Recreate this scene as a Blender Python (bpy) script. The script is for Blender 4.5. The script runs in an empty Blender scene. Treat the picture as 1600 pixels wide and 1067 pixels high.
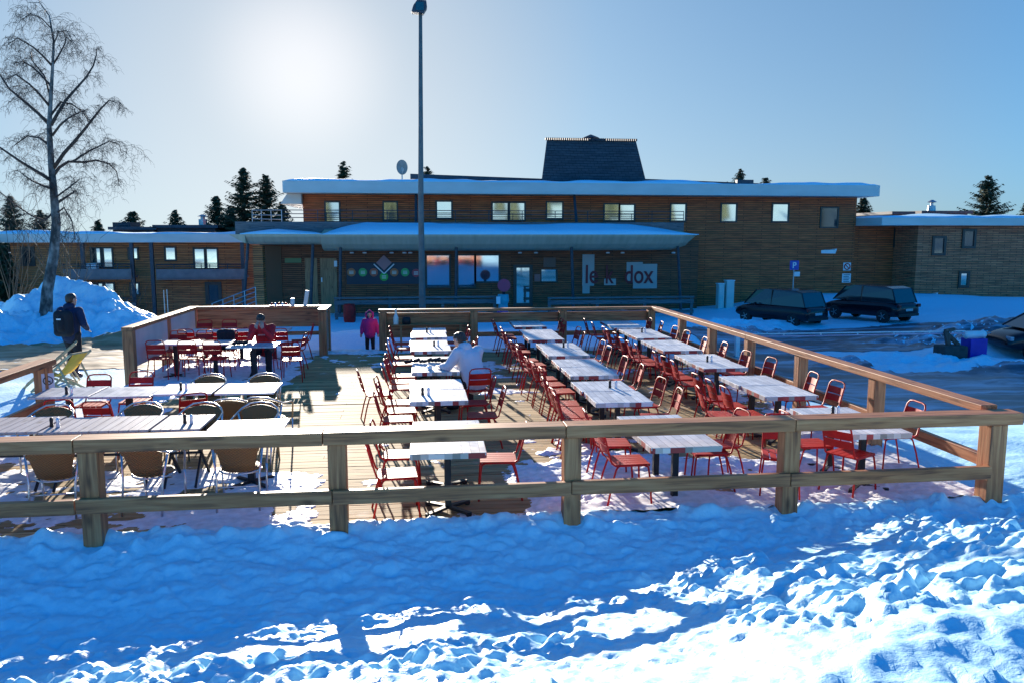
import bpy, bmesh, math, random
import numpy as np
from mathutils import Vector, Matrix
R = math.radians
PI = math.pi
random.seed(7)

# ------------------------------------------------------------------ camera, sky, sun, exposure
# world frame: +Y runs along the terrace rows away from the camera, z = 0 is the deck
F, HC = 1244.4, 3.0
TH, YAW = math.atan(163.5 / F), R(6.82)
scn = bpy.context.scene
cam_d = bpy.data.cameras.new('camera')
cam = bpy.data.objects.new('camera', cam_d)
scn.collection.objects.link(cam)
cam.location = (0, 0, HC)
cam.rotation_euler = (PI / 2 - TH, 0, -YAW)
cam_d.sensor_width = 36
cam_d.lens = 28.0
cam_d.clip_start = 0.1
cam_d.clip_end = 3000
scn.camera = cam

SUN_E, SUN_A = R(11.2), R(-7.53)      # elevation, azimuth from +Y (negative = to the left)
world = bpy.data.worlds.new('World')
scn.world = world
world.use_nodes = True
wn, wl = world.node_tree.nodes, world.node_tree.links
wn.clear()
wo = wn.new('ShaderNodeOutputWorld')
bg = wn.new('ShaderNodeBackground')
sky = wn.new('ShaderNodeTexSky')
sky.sky_type = 'NISHITA'
sky.sun_disc = False
sky.sun_elevation = SUN_E
sky.sun_rotation = SUN_A
sky.altitude = 1500
sky.air_density = 1.0
sky.dust_density = 2.0
sky.ozone_density = 3.0
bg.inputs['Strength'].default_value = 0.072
# deeper blue high up and away from the sun (a mountain winter sky)
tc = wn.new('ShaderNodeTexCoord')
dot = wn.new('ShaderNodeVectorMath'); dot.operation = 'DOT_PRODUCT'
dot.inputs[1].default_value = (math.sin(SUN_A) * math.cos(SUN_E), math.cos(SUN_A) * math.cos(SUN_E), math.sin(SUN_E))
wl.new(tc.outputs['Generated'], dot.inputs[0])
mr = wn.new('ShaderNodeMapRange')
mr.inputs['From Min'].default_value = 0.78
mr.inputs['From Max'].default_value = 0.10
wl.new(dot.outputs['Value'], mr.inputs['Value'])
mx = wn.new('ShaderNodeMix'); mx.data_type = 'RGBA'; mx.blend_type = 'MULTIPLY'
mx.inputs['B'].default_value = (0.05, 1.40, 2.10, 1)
# soft shoulder on the sky's own brightness so the glow round the sun does not burn out
addm = wn.new('ShaderNodeVectorMath'); addm.operation = 'ADD'; addm.inputs[1].default_value = (5.5, 5.0, 4.4)
divm = wn.new('ShaderNodeVectorMath'); divm.operation = 'DIVIDE'
sclm = wn.new('ShaderNodeVectorMath'); sclm.operation = 'MULTIPLY'; sclm.inputs[1].default_value = (4.5, 5.0, 5.5)
wl.new(sky.outputs['Color'], addm.inputs[0]); wl.new(sky.outputs['Color'], divm.inputs[0]); wl.new(addm.outputs[0], divm.inputs[1]); wl.new(divm.outputs[0], sclm.inputs[0])
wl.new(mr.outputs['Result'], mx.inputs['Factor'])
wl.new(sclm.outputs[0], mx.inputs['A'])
# bluer air a few degrees out from the sun, pale glow round it
mr2 = wn.new('ShaderNodeMapRange'); mr2.inputs['From Min'].default_value = 0.998; mr2.inputs['From Max'].default_value = 0.94; wl.new(dot.outputs['Value'], mr2.inputs['Value'])
mx2 = wn.new('ShaderNodeMix'); mx2.data_type = 'RGBA'; mx2.blend_type = 'MULTIPLY'; mx2.inputs['B'].default_value = (0.84, 1.02, 1.14, 1)
wl.new(mr2.outputs['Result'], mx2.inputs['Factor']); wl.new(mx.outputs['Result'], mx2.inputs['A'])
mr3 = wn.new('ShaderNodeMapRange'); mr3.inputs['From Min'].default_value = 0.990; mr3.inputs['From Max'].default_value = 0.9999; wl.new(dot.outputs['Value'], mr3.inputs['Value'])
gl = wn.new('ShaderNodeMix'); gl.data_type = 'RGBA'; gl.blend_type = 'ADD'; gl.inputs['B'].default_value = (1.3, 1.0, .8, 1)
pw = wn.new('ShaderNodeMath'); pw.operation = 'POWER'; pw.inputs[1].default_value = 2.6; wl.new(mr3.outputs['Result'], pw.inputs[0]); wl.new(pw.outputs[0], gl.inputs['Factor']); wl.new(mx2.outputs['Result'], gl.inputs['A'])
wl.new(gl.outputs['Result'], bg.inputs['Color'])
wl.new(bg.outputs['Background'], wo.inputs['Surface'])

sun_d = bpy.data.lights.new('sun', 'SUN')
sun = bpy.data.objects.new('sun', sun_d)
scn.collection.objects.link(sun)
sun_d.energy = 4.4
sun_d.angle = R(0.5)
sun_d.color = (1.0, 0.90, 0.76)
sdir = Vector((math.sin(SUN_A) * math.cos(SUN_E), math.cos(SUN_A) * math.cos(SUN_E), math.sin(SUN_E)))
sun.rotation_euler = sdir.to_track_quat('Z', 'Y').to_euler()
sun.location = (-10, 60, 30)

scn.view_settings.view_transform = 'Standard'
scn.view_settings.look = 'None'
scn.view_settings.exposure = 1.45
scn.view_settings.gamma = 1
scn.view_settings.use_curve_mapping = False
scn.cycles.max_bounces = 6
scn.cycles.transparent_max_bounces = 12

# ------------------------------------------------------------------ survey helpers (photo angle -> real place)
CS, SN = math.cos(TH), math.sin(TH)
CA, SA = math.cos(YAW), math.sin(YAW)
def ray(px, py):
    cx, cy = (px - 800) / F, (533.5 - py) / F
    x, y, z = cx, CS + cy * SN, -SN + cy * CS
    return x * CA + y * SA, -x * SA + y * CA, z
def GP(px, py, z=0.0):
    x, y, w = ray(px, py); t = (z - HC) / w
    return x * t, y * t
def PV(px, py, v):
    x, y, w = ray(px, py); t = v / y
    return x * t, HC + w * t
def U(px, v, py=370): return PV(px, py, v)[0]
def Z(py, v, px=800): return PV(px, py, v)[1]

# ------------------------------------------------------------------ mesh helpers
COL = scn.collection
class MB:
    def __init__(s): s.v = []; s.f = []; s.m = []; s.mi = 0
    def add(s, vs, fs):
        b = len(s.v); s.v += [tuple(p) for p in vs]; s.f += [tuple(b + i for i in f) for f in fs]
        s.m += [s.mi] * len(fs); return s
    def box(s, c, d, M=None):
        x, y, z = d[0] / 2, d[1] / 2, d[2] / 2
        vs = [Vector((i * x, j * y, k * z)) for i in (-1, 1) for j in (-1, 1) for k in (-1, 1)]
        if M is not None: vs = [M @ p for p in vs]
        c = Vector(c)
        return s.add([p + c for p in vs], [(0, 1, 3, 2), (4, 6, 7, 5), (0, 4, 5, 1), (2, 3, 7, 6), (0, 2, 6, 4), (1, 5, 7, 3)])
    def bb(s, x0, x1, y0, y1, z0, z1):
        return s.box(((x0 + x1) / 2, (y0 + y1) / 2, (z0 + z1) / 2), (abs(x1 - x0), abs(y1 - y0), abs(z1 - z0)))
    def bar(s, a, b, w, h):
        a, b = Vector(a), Vector(b); d = b - a
        q = d.to_track_quat('X', 'Z').to_matrix()
        return s.box((a + b) / 2, (d.length, w, h), q)
    def tube(s, pts, r, n=6, close=False, caps=True):
        pts = [Vector(p) for p in pts]; N = len(pts)
        rs = r if isinstance(r, (list, tuple)) else [r] * N
        vs = []; prev = None
        for i, p in enumerate(pts):
            if close: t = pts[(i + 1) % N] - pts[i - 1]
            else: t = pts[min(i + 1, N - 1)] - pts[max(i - 1, 0)]
            t.normalize()
            if prev is None:
                a = Vector((0, 0, 1)) if abs(t.z) < .9 else Vector((1, 0, 0))
                x = t.cross(a).normalized()
            else:
                x = (prev - t * prev.dot(t)).normalized()
            prev = x; y = t.cross(x)
            for k in range(n):
                a = 2 * PI * k / n
                vs.append(p + (x * math.cos(a) + y * math.sin(a)) * rs[i])
        fs = []
        for i in range(N if close else N - 1):
            j = (i + 1) % N
            for k in range(n):
                k2 = (k + 1) % n
                fs.append((i * n + k, i * n + k2, j * n + k2, j * n + k))
        if caps and not close:
            fs.append(tuple(range(n - 1, -1, -1))); fs.append(tuple((N - 1) * n + k for k in range(n)))
        return s.add(vs, fs)
    def lathe(s, c, prof, n=12, axis='Z'):
        vs = []; fs = []
        for r, z in prof:
            for k in range(n):
                a = 2 * PI * k / n
                p = (r * math.cos(a), r * math.sin(a), z)
                if axis == 'Y': p = (p[0], p[2], p[1])
                if axis == 'X': p = (p[2], p[0], p[1])
                vs.append((c[0] + p[0], c[1] + p[1], c[2] + p[2]))
        for i in range(len(prof) - 1):
            for k in range(n):
                k2 = (k + 1) % n
                fs.append((i * n + k, i * n + k2, (i + 1) * n + k2, (i + 1) * n + k))
        fs.append(tuple(range(n))); fs.append(tuple((len(prof) - 1) * n + k for k in range(n)))
        return s.add(vs, fs)
    def prism(s, poly, y0, y1):   # poly in (x, z), extruded along y
        n = len(poly)
        vs = [(x, y0, z) for x, z in poly] + [(x, y1, z) for x, z in poly]
        fs = [tuple(range(n)), tuple(range(2 * n - 1, n - 1, -1))]
        for i in range(n):
            j = (i + 1) % n; fs.append((i, i + n, j + n, j))
        return s.add(vs, fs)
    def prismx(s, poly, x0, x1):  # poly in (y, z), extruded along x
        n = len(poly)
        vs = [(x0, y, z) for y, z in poly] + [(x1, y, z) for y, z in poly]
        fs = [tuple(range(n)), tuple(range(2 * n - 1, n - 1, -1))]
        for i in range(n):
            j = (i + 1) % n; fs.append((i, i + n, j + n, j))
        return s.add(vs, fs)
    def build(s, name, mats, parent=None, smooth=False, bevel=0):
        me = bpy.data.meshes.new(name)
        me.from_pydata(s.v, [], s.f)
        if not isinstance(mats, (list, tuple)): mats = [mats]
        for m in mats: me.materials.append(m)
        if len(mats) > 1: me.polygons.foreach_set('material_index', s.m)
        bm = bmesh.new(); bm.from_mesh(me); bmesh.ops.recalc_face_normals(bm, faces=bm.faces); bm.to_mesh(me); bm.free()
        if smooth:
            me.polygons.foreach_set('use_smooth', [True] * len(me.polygons))
        o = bpy.data.objects.new(name, me); COL.objects.link(o)
        if parent is not None: o.parent = parent
        if bevel:
            b = o.modifiers.new('bevel', 'BEVEL'); b.width = bevel; b.segments = 2; b.limit_method = 'ANGLE'
        return o
def tag(o, label=None, cat=None, group=None, kind=None):
    if label: o['label'] = label
    if cat: o['category'] = cat
    if group: o['group'] = group
    if kind: o['kind'] = kind
    return o
def thing(name, label, cat, loc=(0, 0, 0), rz=0, group=None):
    o = bpy.data.objects.new(name, None); COL.objects.link(o)
    o.empty_display_size = 0.2
    o.location = loc; o.rotation_euler = (0, 0, rz)
    return tag(o, label, cat, group)
KIDS = {}
def dup(root, loc, rz, label, group=None):
    def cp(o, par):
        c = o.copy(); COL.objects.link(c); c.parent = par
        for ch in kids(o): cp(ch, c)
        return c
    r = cp(root, None)
    r.location = loc; r.rotation_euler = (0, 0, rz); r['label'] = label
    if group: r['group'] = group
    return r
def kids(o):
    if o.name not in KIDS:
        KIDS[o.name] = [c for c in list(COL.objects) if c.parent == o]
    return KIDS[o.name]

# ------------------------------------------------------------------ numpy noise
def vnoise(x, y, seed=0):
    xi = np.floor(x).astype(np.int64); yi = np.floor(y).astype(np.int64)
    xf = x - xi; yf = y - yi
    xf = xf * xf * xf * (xf * (xf * 6 - 15) + 10); yf = yf * yf * yf * (yf * (yf * 6 - 15) + 10)
    def h(a, b):
        n = (a * 374761393 + b * 668265263 + seed * 2147483647) & 0xffffffff
        n = ((n ^ (n >> 13)) * 1274126177) & 0xffffffff
        return ((n ^ (n >> 16)) & 0xffff) / 65535.0
    return (h(xi, yi) * (1 - xf) + h(xi + 1, yi) * xf) * (1 - yf) + (h(xi, yi + 1) * (1 - xf) + h(xi + 1, yi + 1) * xf) * yf
def fbm(x, y, seed=0, oct=4, gain=0.5):
    s = 0; a = 1; t = 0
    for i in range(oct):
        c, d = math.cos(i * 1.3 + .4), math.sin(i * 1.3 + .4)
        s = s + a * vnoise((x * c - y * d) * 2 ** i, (x * d + y * c) * 2 ** i, seed + i * 17); t += a; a *= gain
    return s / t
def ss(a, b, x):
    t = np.clip((x - a) / (b - a), 0, 1); return t * t * (3 - 2 * t)
def bump(u, v, cu, cv, ru, rv, h, p=2):
    d = ((u - cu) / ru) ** 2 + ((v - cv) / rv) ** 2
    return h * np.exp(-d ** (p / 2))

CREST = 0.07
def terrain(u, v, fine=True):
    u = np.asarray(u, float); v = np.asarray(v, float)
    # big shape behind / beside the deck
    right = ss(6.8, 11, u) * ss(9.5, 17, v)
    z = -0.12 - 0.80 * right - 0.30 * ss(20, 40, v) * ss(0, 12, u)
    back = ss(22.5, 44, v) * (1 - ss(15, 26, u))
    z = z * (1 - back) + back * (-1.6)
    leftlow = ss(31, 45, v) * (1 - ss(-12, -7, u))
    z = z - leftlow * 1.6
    z = z - 0.9 * ss(44, 70, v)
    # verge in front of the right wall
    z = z + ss(46, 48.5, v) * ss(20, 26, u) * (0.55 - 0.9 * ss(31, 41, u)) * (1 - ss(52, 60, v))
    # near foreground: bank falling from the deck edge to a trough, then level towards the camera
    reach = np.interp(u, [-12, -3.5, -2.85, -1.46, -.1, 1.34, 2.1, 2.7, 3.7, 4.8, 6.4, 10], [2.2, 1.95, 1.89, 1.73, 1.5, 1.53, 1.3, .99, .86, .52, .45, .3])
    wob = (fbm(u * 1.7, v * 0.2, 5, 3) - .5) * 0.5
    reach = np.maximum(reach * .93 + wob * 0.6, 0.15)
    drop = 0.20 * reach
    low = CREST - drop
    t = np.clip((8.0 - v) / (reach * 0.92), 0, 1)
    prof = CREST + (low - CREST) * (1 - (1 - t) ** 1.7)
    rise = np.clip((8.0 - reach) - v, 0, 3.4) * 0.33
    near = prof + rise
    wn_ = ss(8.35, 8.05, v)
    # ridge stepping down towards the camera on the right
    rv = np.interp(u, [-4, 0.2, 1.08, 1.73, 2.43, 3.21, 3.61, 4.33, 5.13, 6.57, 9], [5.2, 5.35, 5.65, 5.8, 5.95, 6.25, 6.45, 7.0, 7.28, 7.72, 8.2])
    rw = 0 * u
    rv = rv + (fbm(u * 2.3, u * 0, 41, 3) - .5) * .18
    d = v - rv
    near = near - rw * ss(.06, -.05, d) * 1.0 + rw * 0.35 * np.exp(-((d - .12) / .18) ** 2)
    z = z * (1 - wn_) + near * wn_
    out = ss(6.6, 7.6, u) * ss(7.4, 8.4, v) * (1 - ss(9, 13, v))
    z = z + out * 0.14
    # snow heaped by the plough
    z = z + bump(u, v, -12.2, 29.6, 2.6, 1.6, 1.9) + bump(u, v, -14.6, 26.6, 1.9, 1.2, 1.35) + bump(u, v, -9.9, 27.8, 1.6, 1.3, .75) + bump(u, v, -8.4, 25.0, 1.5, .7, .42) + bump(u, v, -11.9, 27.0, 1.0, .8, .5)
    z = z + bump(u, v, -20, 31, 4, 2.5, 2.0) + bump(u, v, -6.3, 25.5, 1.5, .8, .35)
    z = z + bump(u, v, -1.5, 23.4, 2.2, .7, .42) + bump(u, v, 3.6, 23.6, 2.6, .8, .5) + bump(u, v, 8, 25, 2.0, 1.0, .5)
    z = z + bump(u, v, 13.2, 36, 2.6, 1.8, .55) + bump(u, v, 17, 37.3, 2.5, 1.0, .35) + bump(u, v, 11.5, 33, 2.0, 1.4, .35)
    z = z + bump(u, v, 17.4, 21.6, 3.2, 1.0, .30) + bump(u, v, 14.6, 23.6, 2.2, .8, .25) + bump(u, v, 20.0, 25.6, 1.8, 1.0, .55) + bump(u, v, 24.5, 30.5, 4.0, 1.2, .7)
    z = z + bump(u, v, 32, 46.3, 7, 1.6, .55) + bump(u, v, 38, 44, 5, 1.8, .5)
    if not fine: return z
    # surface character
    heap = np.clip(bump(u, v, -12.6, 28.3, 5, 3, 1) + bump(u, v, -16, 27, 5, 3, 1) + bump(u, v, 16.5, 22.6, 4, 2, .7) + bump(u, v, 13.5, 36, 4, 2.6, .8) + bump(u, v, 22, 29, 5, 2.5, .7), 0, 1)
    z = z + heap * (np.abs(fbm(u * .8, v * .8, 3, 5, .6) - .5) * 2.0 - .25) * .8 + heap * .25 * (fbm(u * 3.5, v * 3.5, 7, 3, .6) - .5)
    nearm = ss(9.2, 8.3, v)
    sunny = ss(-.1, .35, (8.0 - reach) - v) + ss(2.4, 4.2, u) * .7
    sunny = np.clip(sunny, 0, 1)
    lump = np.abs(fbm(u * 3.1, v * 3.1, 11, 4, .5) - .5) * 2
    lump2 = fbm(u * 8, v * 8, 21, 3, .55)
    clod = np.clip(fbm(u * 5.5, v * 6.5, 31, 2, .5) - .60, 0, 1) * 3.0
    bil1 = np.abs(fbm(u * 4.5, v * 4.5, 71, 2, .5) - .5) * 2.6
    bil2 = np.abs(fbm(u * 9.5, v * 9.5, 73, 2, .5) - .5) * 2.6
    rough_ = .40 + .25 * ss(5.6, 4.9, v) + .95 * ss(.35, .62, fbm(u * .9, v * 1.2, 75, 3))
    edge = np.exp(-((v - 7.95) / .16) ** 2)
    z = z + nearm * (sunny * rough_ * (0.050 * (bil1 - .3) + 0.034 * (bil2 - .3) + .02 * (lump2 - .5) + .05 * clod * (.5 + ss(1.5, 4, u))) + (1 - sunny) * (0.09 * (fbm(u * 2.0, v * 4.6, 61, 4, .5) - .5) + .032 * (bil1 - .3) + .020 * (bil2 - .3) + .035 * clod)
                     + edge * (0.11 * (fbm(u * 3.3, v * 4, 51, 3) - .45) + .05 * clod))
    z = z + (1 - nearm) * (0.10 * (fbm(u * .8, v * 1.1, 8, 4) - .5) + .04 * (fbm(u * 3, v * 3, 9, 3) - .5))
    return z
def T1(u, v): return float(terrain(np.array([u]), np.array([v]))[0])

def grid_object(name, us, vs, zf, mat, mask=None, attr=None):
    UU, VV = np.meshgrid(us, vs)
    ZZ = zf(UU, VV)
    nu, nv = len(us), len(vs)
    co = np.stack([UU, VV, ZZ], -1).reshape(-1, 3)
    i = np.arange(nu - 1); j = np.arange(nv - 1)
    II, JJ = np.meshgrid(i, j)
    a = (JJ * nu + II)
    quads = np.stack([a, a + 1, a + nu + 1, a + nu], -1)
    if mask is not None:
        M = mask(UU, VV, ZZ)
        keep = M[:-1, :-1] | M[1:, :-1] | M[:-1, 1:] | M[1:, 1:]
        quads = quads[keep]
    quads = quads.reshape(-1, 4)
    used = np.unique(quads); remap = np.zeros(len(co), np.int64); remap[used] = np.arange(len(used))
    co = co[used]; quads = remap[quads]
    me = bpy.data.meshes.new(name)
    me.vertices.add(len(co)); me.vertices.foreach_set('co', co.astype(np.float32).ravel())
    me.loops.add(quads.size); me.loops.foreach_set('vertex_index', quads.astype(np.int32).ravel())
    me.polygons.add(len(quads))
    me.polygons.foreach_set('loop_start', np.arange(0, quads.size, 4, dtype=np.int32))
    me.polygons.foreach_set('loop_total', np.full(len(quads), 4, np.int32))
    me.polygons.foreach_set('use_smooth', np.ones(len(quads), bool))
    me.update(); me.validate()
    me.materials.append(mat)
    o = bpy.data.objects.new(name, me); COL.objects.link(o)
    return o

# ------------------------------------------------------------------ materials
def mat(name, col=(.5, .5, .5), rough=.6, metal=0, spec=None):
    m = bpy.data.materials.new(name); m.use_nodes = True
    b = m.node_tree.nodes['Principled BSDF']
    b.inputs['Base Color'].default_value = (*col, 1); b.inputs['Roughness'].default_value = rough
    b.inputs['Metallic'].default_value = metal
    if spec is not None: b.inputs['Specular IOR Level'].default_value = spec
    return m
def nd(m, t, **kw):
    n = m.node_tree.nodes.new(t)
    for k, v in kw.items(): setattr(n, k, v)
    return n
def lk(m, a, b): m.node_tree.links.new(a, b)
def ramp(m, stops):
    r = nd(m, 'ShaderNodeValToRGB'); e = r.color_ramp.elements
    while len(e) < len(stops): e.new(.5)
    for x, (p, c) in zip(e, stops): x.position = p; x.color = (*c, 1)
    return r
def noisy(name, stops, scale=(1, 1, 1), nscale=4, detail=6, rough=.7, bump_s=0, bump_d=.02, metal=0, coord='Object', spec=None, rvar=None):
    m = mat(name, (.5, .5, .5), rough, metal, spec); b = m.node_tree.nodes['Principled BSDF']
    t = nd(m, 'ShaderNodeTexCoord'); mp = nd(m, 'ShaderNodeMapping'); mp.inputs['Scale'].default_value = scale
    lk(m, t.outputs[coord], mp.inputs['Vector'])
    n = nd(m, 'ShaderNodeTexNoise'); n.inputs['Scale'].default_value = nscale; n.inputs['Detail'].default_value = detail
    lk(m, mp.outputs['Vector'], n.inputs['Vector'])
    r = ramp(m, stops); lk(m, n.outputs['Fac'], r.inputs['Fac']); lk(m, r.outputs['Color'], b.inputs['Base Color'])
    if rvar:
        q = nd(m, 'ShaderNodeMapRange'); q.inputs['To Min'].default_value = rvar[0]; q.inputs['To Max'].default_value = rvar[1]
        lk(m, n.outputs['Fac'], q.inputs['Value']); lk(m, q.outputs['Result'], b.inputs['Roughness'])
    if bump_s:
        bp = nd(m, 'ShaderNodeBump'); bp.inputs['Strength'].default_value = bump_s; bp.inputs['Distance'].default_value = bump_d
        lk(m, n.outputs['Fac'], bp.inputs['Height']); lk(m, bp.outputs['Normal'], b.inputs['Normal'])
    return m
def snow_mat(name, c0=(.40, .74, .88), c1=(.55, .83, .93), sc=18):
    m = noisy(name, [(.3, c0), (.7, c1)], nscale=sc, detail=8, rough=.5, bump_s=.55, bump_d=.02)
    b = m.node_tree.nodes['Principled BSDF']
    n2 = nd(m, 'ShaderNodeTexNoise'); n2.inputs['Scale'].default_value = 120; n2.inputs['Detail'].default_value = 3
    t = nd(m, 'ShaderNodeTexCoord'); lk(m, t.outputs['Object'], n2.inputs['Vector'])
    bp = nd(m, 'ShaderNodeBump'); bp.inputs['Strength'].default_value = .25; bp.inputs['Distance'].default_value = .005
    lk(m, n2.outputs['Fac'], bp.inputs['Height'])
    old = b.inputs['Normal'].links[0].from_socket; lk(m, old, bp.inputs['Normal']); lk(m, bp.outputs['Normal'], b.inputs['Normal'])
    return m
M = {}
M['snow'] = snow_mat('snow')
M['deck_snow'] = snow_mat('deck_snow', (.60, .60, .62), (.88, .89, .92), 9)
def wood(name, ax, cols=((.10, .062, .028), (.30, .20, .095), (.40, .29, .16)), rough=.5):
    sc = [14, 14, 14]; sc[ax] = 0.9
    m = mat(name, rough=rough); b = m.node_tree.nodes['Principled BSDF']
    t = nd(m, 'ShaderNodeTexCoord'); oi = nd(m, 'ShaderNodeObjectInfo')
    add = nd(m, 'ShaderNodeVectorMath', operation='ADD'); mul = nd(m, 'ShaderNodeVectorMath', operation='SCALE')
    mul.inputs[0].default_value = (17, 31, 23); lk(m, oi.outputs['Random'], mul.inputs['Scale'])
    lk(m, t.outputs['Object'], add.inputs[0]); lk(m, mul.outputs[0], add.inputs[1])
    mp = nd(m, 'ShaderNodeMapping'); mp.inputs['Scale'].default_value = sc; lk(m, add.outputs[0], mp.inputs['Vector'])
    n = nd(m, 'ShaderNodeTexNoise'); n.inputs['Scale'].default_value = 1.6; n.inputs['Detail'].default_value = 8; n.inputs['Distortion'].default_value = .6
    lk(m, mp.outputs['Vector'], n.inputs['Vector'])
    r = ramp(m, [(.28, cols[0]), (.47, cols[1]), (.75, cols[2])]); lk(m, n.outputs['Fac'], r.inputs['Fac'])
    # knots
    mp2 = nd(m, 'ShaderNodeMapping'); s2 = [5.5, 5.5, 5.5]; s2[ax] = 1.9; mp2.inputs['Scale'].default_value = s2; lk(m, add.outputs[0], mp2.inputs['Vector'])
    vo = nd(m, 'ShaderNodeTexVoronoi'); vo.inputs['Scale'].default_value = 1.0; lk(m, mp2.outputs['Vector'], vo.inputs['Vector'])
    kr = ramp(m, [(.05, (.25, .16, .10)), (.20, (1, 1, 1))]); lk(m, vo.outputs['Distance'], kr.inputs['Fac'])
    mm = nd(m, 'ShaderNodeMix', data_type='RGBA', blend_type='MULTIPLY'); mm.inputs['Factor'].default_value = .8
    lk(m, r.outputs['Color'], mm.inputs['A']); lk(m, kr.outputs['Color'], mm.inputs['B']); lk(m, mm.outputs['Result'], b.inputs['Base Color'])
    bp = nd(m, 'ShaderNodeBump'); bp.inputs['Strength'].default_value = .35; bp.inputs['Distance'].default_value = .01
    lk(m, n.outputs['Fac'], bp.inputs['Height']); lk(m, bp.outputs['Normal'], b.inputs['Normal'])
    return m
WC = ((.13, .034, .012), (.42, .145, .048), (.60, .27, .11))
M['wx'] = wood('timber_x', 0, WC); M['wy'] = wood('timber_y', 1, WC); M['wz'] = wood('timber_z', 2, WC)
DC = ((.20, .11, .04), (.43, .28, .12), (.54, .39, .20))
M['plank'] = wood('deck_plank', 0, DC, .75)
M['greywood'] = wood('grey_timber', 0, ((.05, .045, .05), (.12, .11, .115), (.2, .18, .17)))
def cladding(name, c_dark, c_a, c_b, h=.12, w=2.6):
    m = mat(name, rough=.75); b = m.node_tree.nodes['Principled BSDF']
    t = nd(m, 'ShaderNodeTexCoord'); sx = nd(m, 'ShaderNodeSeparateXYZ'); lk(m, t.outputs['Object'], sx.inputs[0])
    ad = nd(m, 'ShaderNodeMath', operation='ADD'); lk(m, sx.outputs['X'], ad.inputs[0]); lk(m, sx.outputs['Y'], ad.inputs[1])
    cx = nd(m, 'ShaderNodeCombineXYZ'); lk(m, ad.outputs[0], cx.inputs['X']); lk(m, sx.outputs['Z'], cx.inputs['Y'])
    br = nd(m, 'ShaderNodeTexBrick'); br.inputs['Scale'].default_value = 1; br.inputs['Brick Width'].default_value = w; br.inputs['Row Height'].default_value = h
    br.inputs['Mortar Size'].default_value = .014; br.inputs['Mortar Smooth'].default_value = .2; br.inputs['Bias'].default_value = 0
    br.inputs['Color1'].default_value = (*c_a, 1); br.inputs['Color2'].default_value = (*c_b, 1); br.inputs['Mortar'].default_value = (*c_dark, 1)
    lk(m, cx.outputs[0], br.inputs['Vector'])
    mp = nd(m, 'ShaderNodeMapping'); mp.inputs['Scale'].default_value = (.35, 3.5, 1); lk(m, cx.outputs[0], mp.inputs['Vector'])
    n = nd(m, 'ShaderNodeTexNoise'); n.inputs['Scale'].default_value = 2.2; n.inputs['Detail'].default_value = 8; n.inputs['Roughness'].default_value = .65
    lk(m, mp.outputs['Vector'], n.inputs['Vector'])
    r = ramp(m, [(.3, (.45, .42, .42)), (.6, (1.1, 1.05, 1.0)), (.8, (1.5, 1.4, 1.25))]); lk(m, n.outputs['Fac'], r.inputs['Fac'])
    mm = nd(m, 'ShaderNodeMix', data_type='RGBA', blend_type='MULTIPLY'); mm.inputs['Factor'].default_value = 1
    lk(m, br.outputs['Color'], mm.inputs['A']); lk(m, r.outputs['Color'], mm.inputs['B']); lk(m, mm.outputs['Result'], b.inputs['Base Color'])
    bp = nd(m, 'ShaderNodeBump', invert=True); bp.inputs['Strength'].default_value = .9; bp.inputs['Distance'].default_value = .03
    lk(m, br.outputs['Fac'], bp.inputs['Height']); lk(m, bp.outputs['Normal'], b.inputs['Normal'])
    return m
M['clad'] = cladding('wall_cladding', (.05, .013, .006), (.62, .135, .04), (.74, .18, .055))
M['clad_left'] = cladding('left_cladding', (.04, .014, .006), (.60, .19, .06), (.72, .26, .09), .13)
M['clad_right'] = cladding('right_cladding', (.05, .016, .01), (.66, .19, .085), (.82, .28, .13), .115, .9)
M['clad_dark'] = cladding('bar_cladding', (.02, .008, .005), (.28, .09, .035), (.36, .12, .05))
M['fascia'] = noisy('fascia_metal', [(.3, (.60, .56, .50)), (.7, (.70, .65, .59))], scale=(.3, .3, 1), nscale=2, rough=.5)
M['hull'] = noisy('canopy_metal', [(.3, (.56, .40, .25)), (.7, (.68, .50, .33))], scale=(2, .3, .3), nscale=2, rough=.5, metal=0)
M['darksteel'] = noisy('dark_steel', [(.3, (.045, .045, .055)), (.7, (.075, .075, .09))], nscale=5, rough=.5, metal=.4)
M['galv'] = noisy('galvanised', [(.3, (.35, .36, .38)), (.7, (.5, .51, .52))], nscale=8, rough=.4, metal=.8)
M['alu'] = noisy('aluminium', [(.3, (.55, .55, .56)), (.7, (.68, .68, .69))], nscale=10, rough=.3, metal=1)
M['slate'] = cladding('roof_shingles', (.012, .016, .022), (.045, .055, .07), (.06, .07, .085), .17, .5)
M['red'] = noisy('red_paint', [(.3, (.42, .006, .005)), (.7, (.58, .014, .010))], nscale=6, rough=.5, spec=.3)
M['black'] = noisy('black_iron', [(.3, (.012, .012, .014)), (.7, (.025, .025, .028))], nscale=9, rough=.5, metal=.3)
M['white'] = noisy('white_paint', [(.3, (.72, .72, .72)), (.7, (.82, .82, .81))], nscale=6, rough=.4)
M['frame'] = noisy('window_frame', [(.3, (.05, .035, .028)), (.7, (.08, .055, .04))], nscale=6, rough=.5)
M['glass'] = mat('window_glass', (.72, .66, .58), .04, .9)
M['glass_low'] = mat('tinted_glass', (.42, .44, .48), .05, .9)
M['glass_dark'] = mat('dark_glass', (.02, .03, .035), .05, 0, .9)
M['trunk'] = noisy('bark', [(.3, (.06, .045, .035)), (.7, (.16, .13, .11))], scale=(3, 3, .8), nscale=3, rough=.9, bump_s=.6, bump_d=.05)
M['birch'] = noisy('birch_bark', [(.40, (.05, .045, .04)), (.52, (.17, .15, .13)), (.66, (.34, .31, .27))], scale=(2, 2, 1.2), nscale=2.4, rough=.85, bump_s=.4, bump_d=.02)
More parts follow.
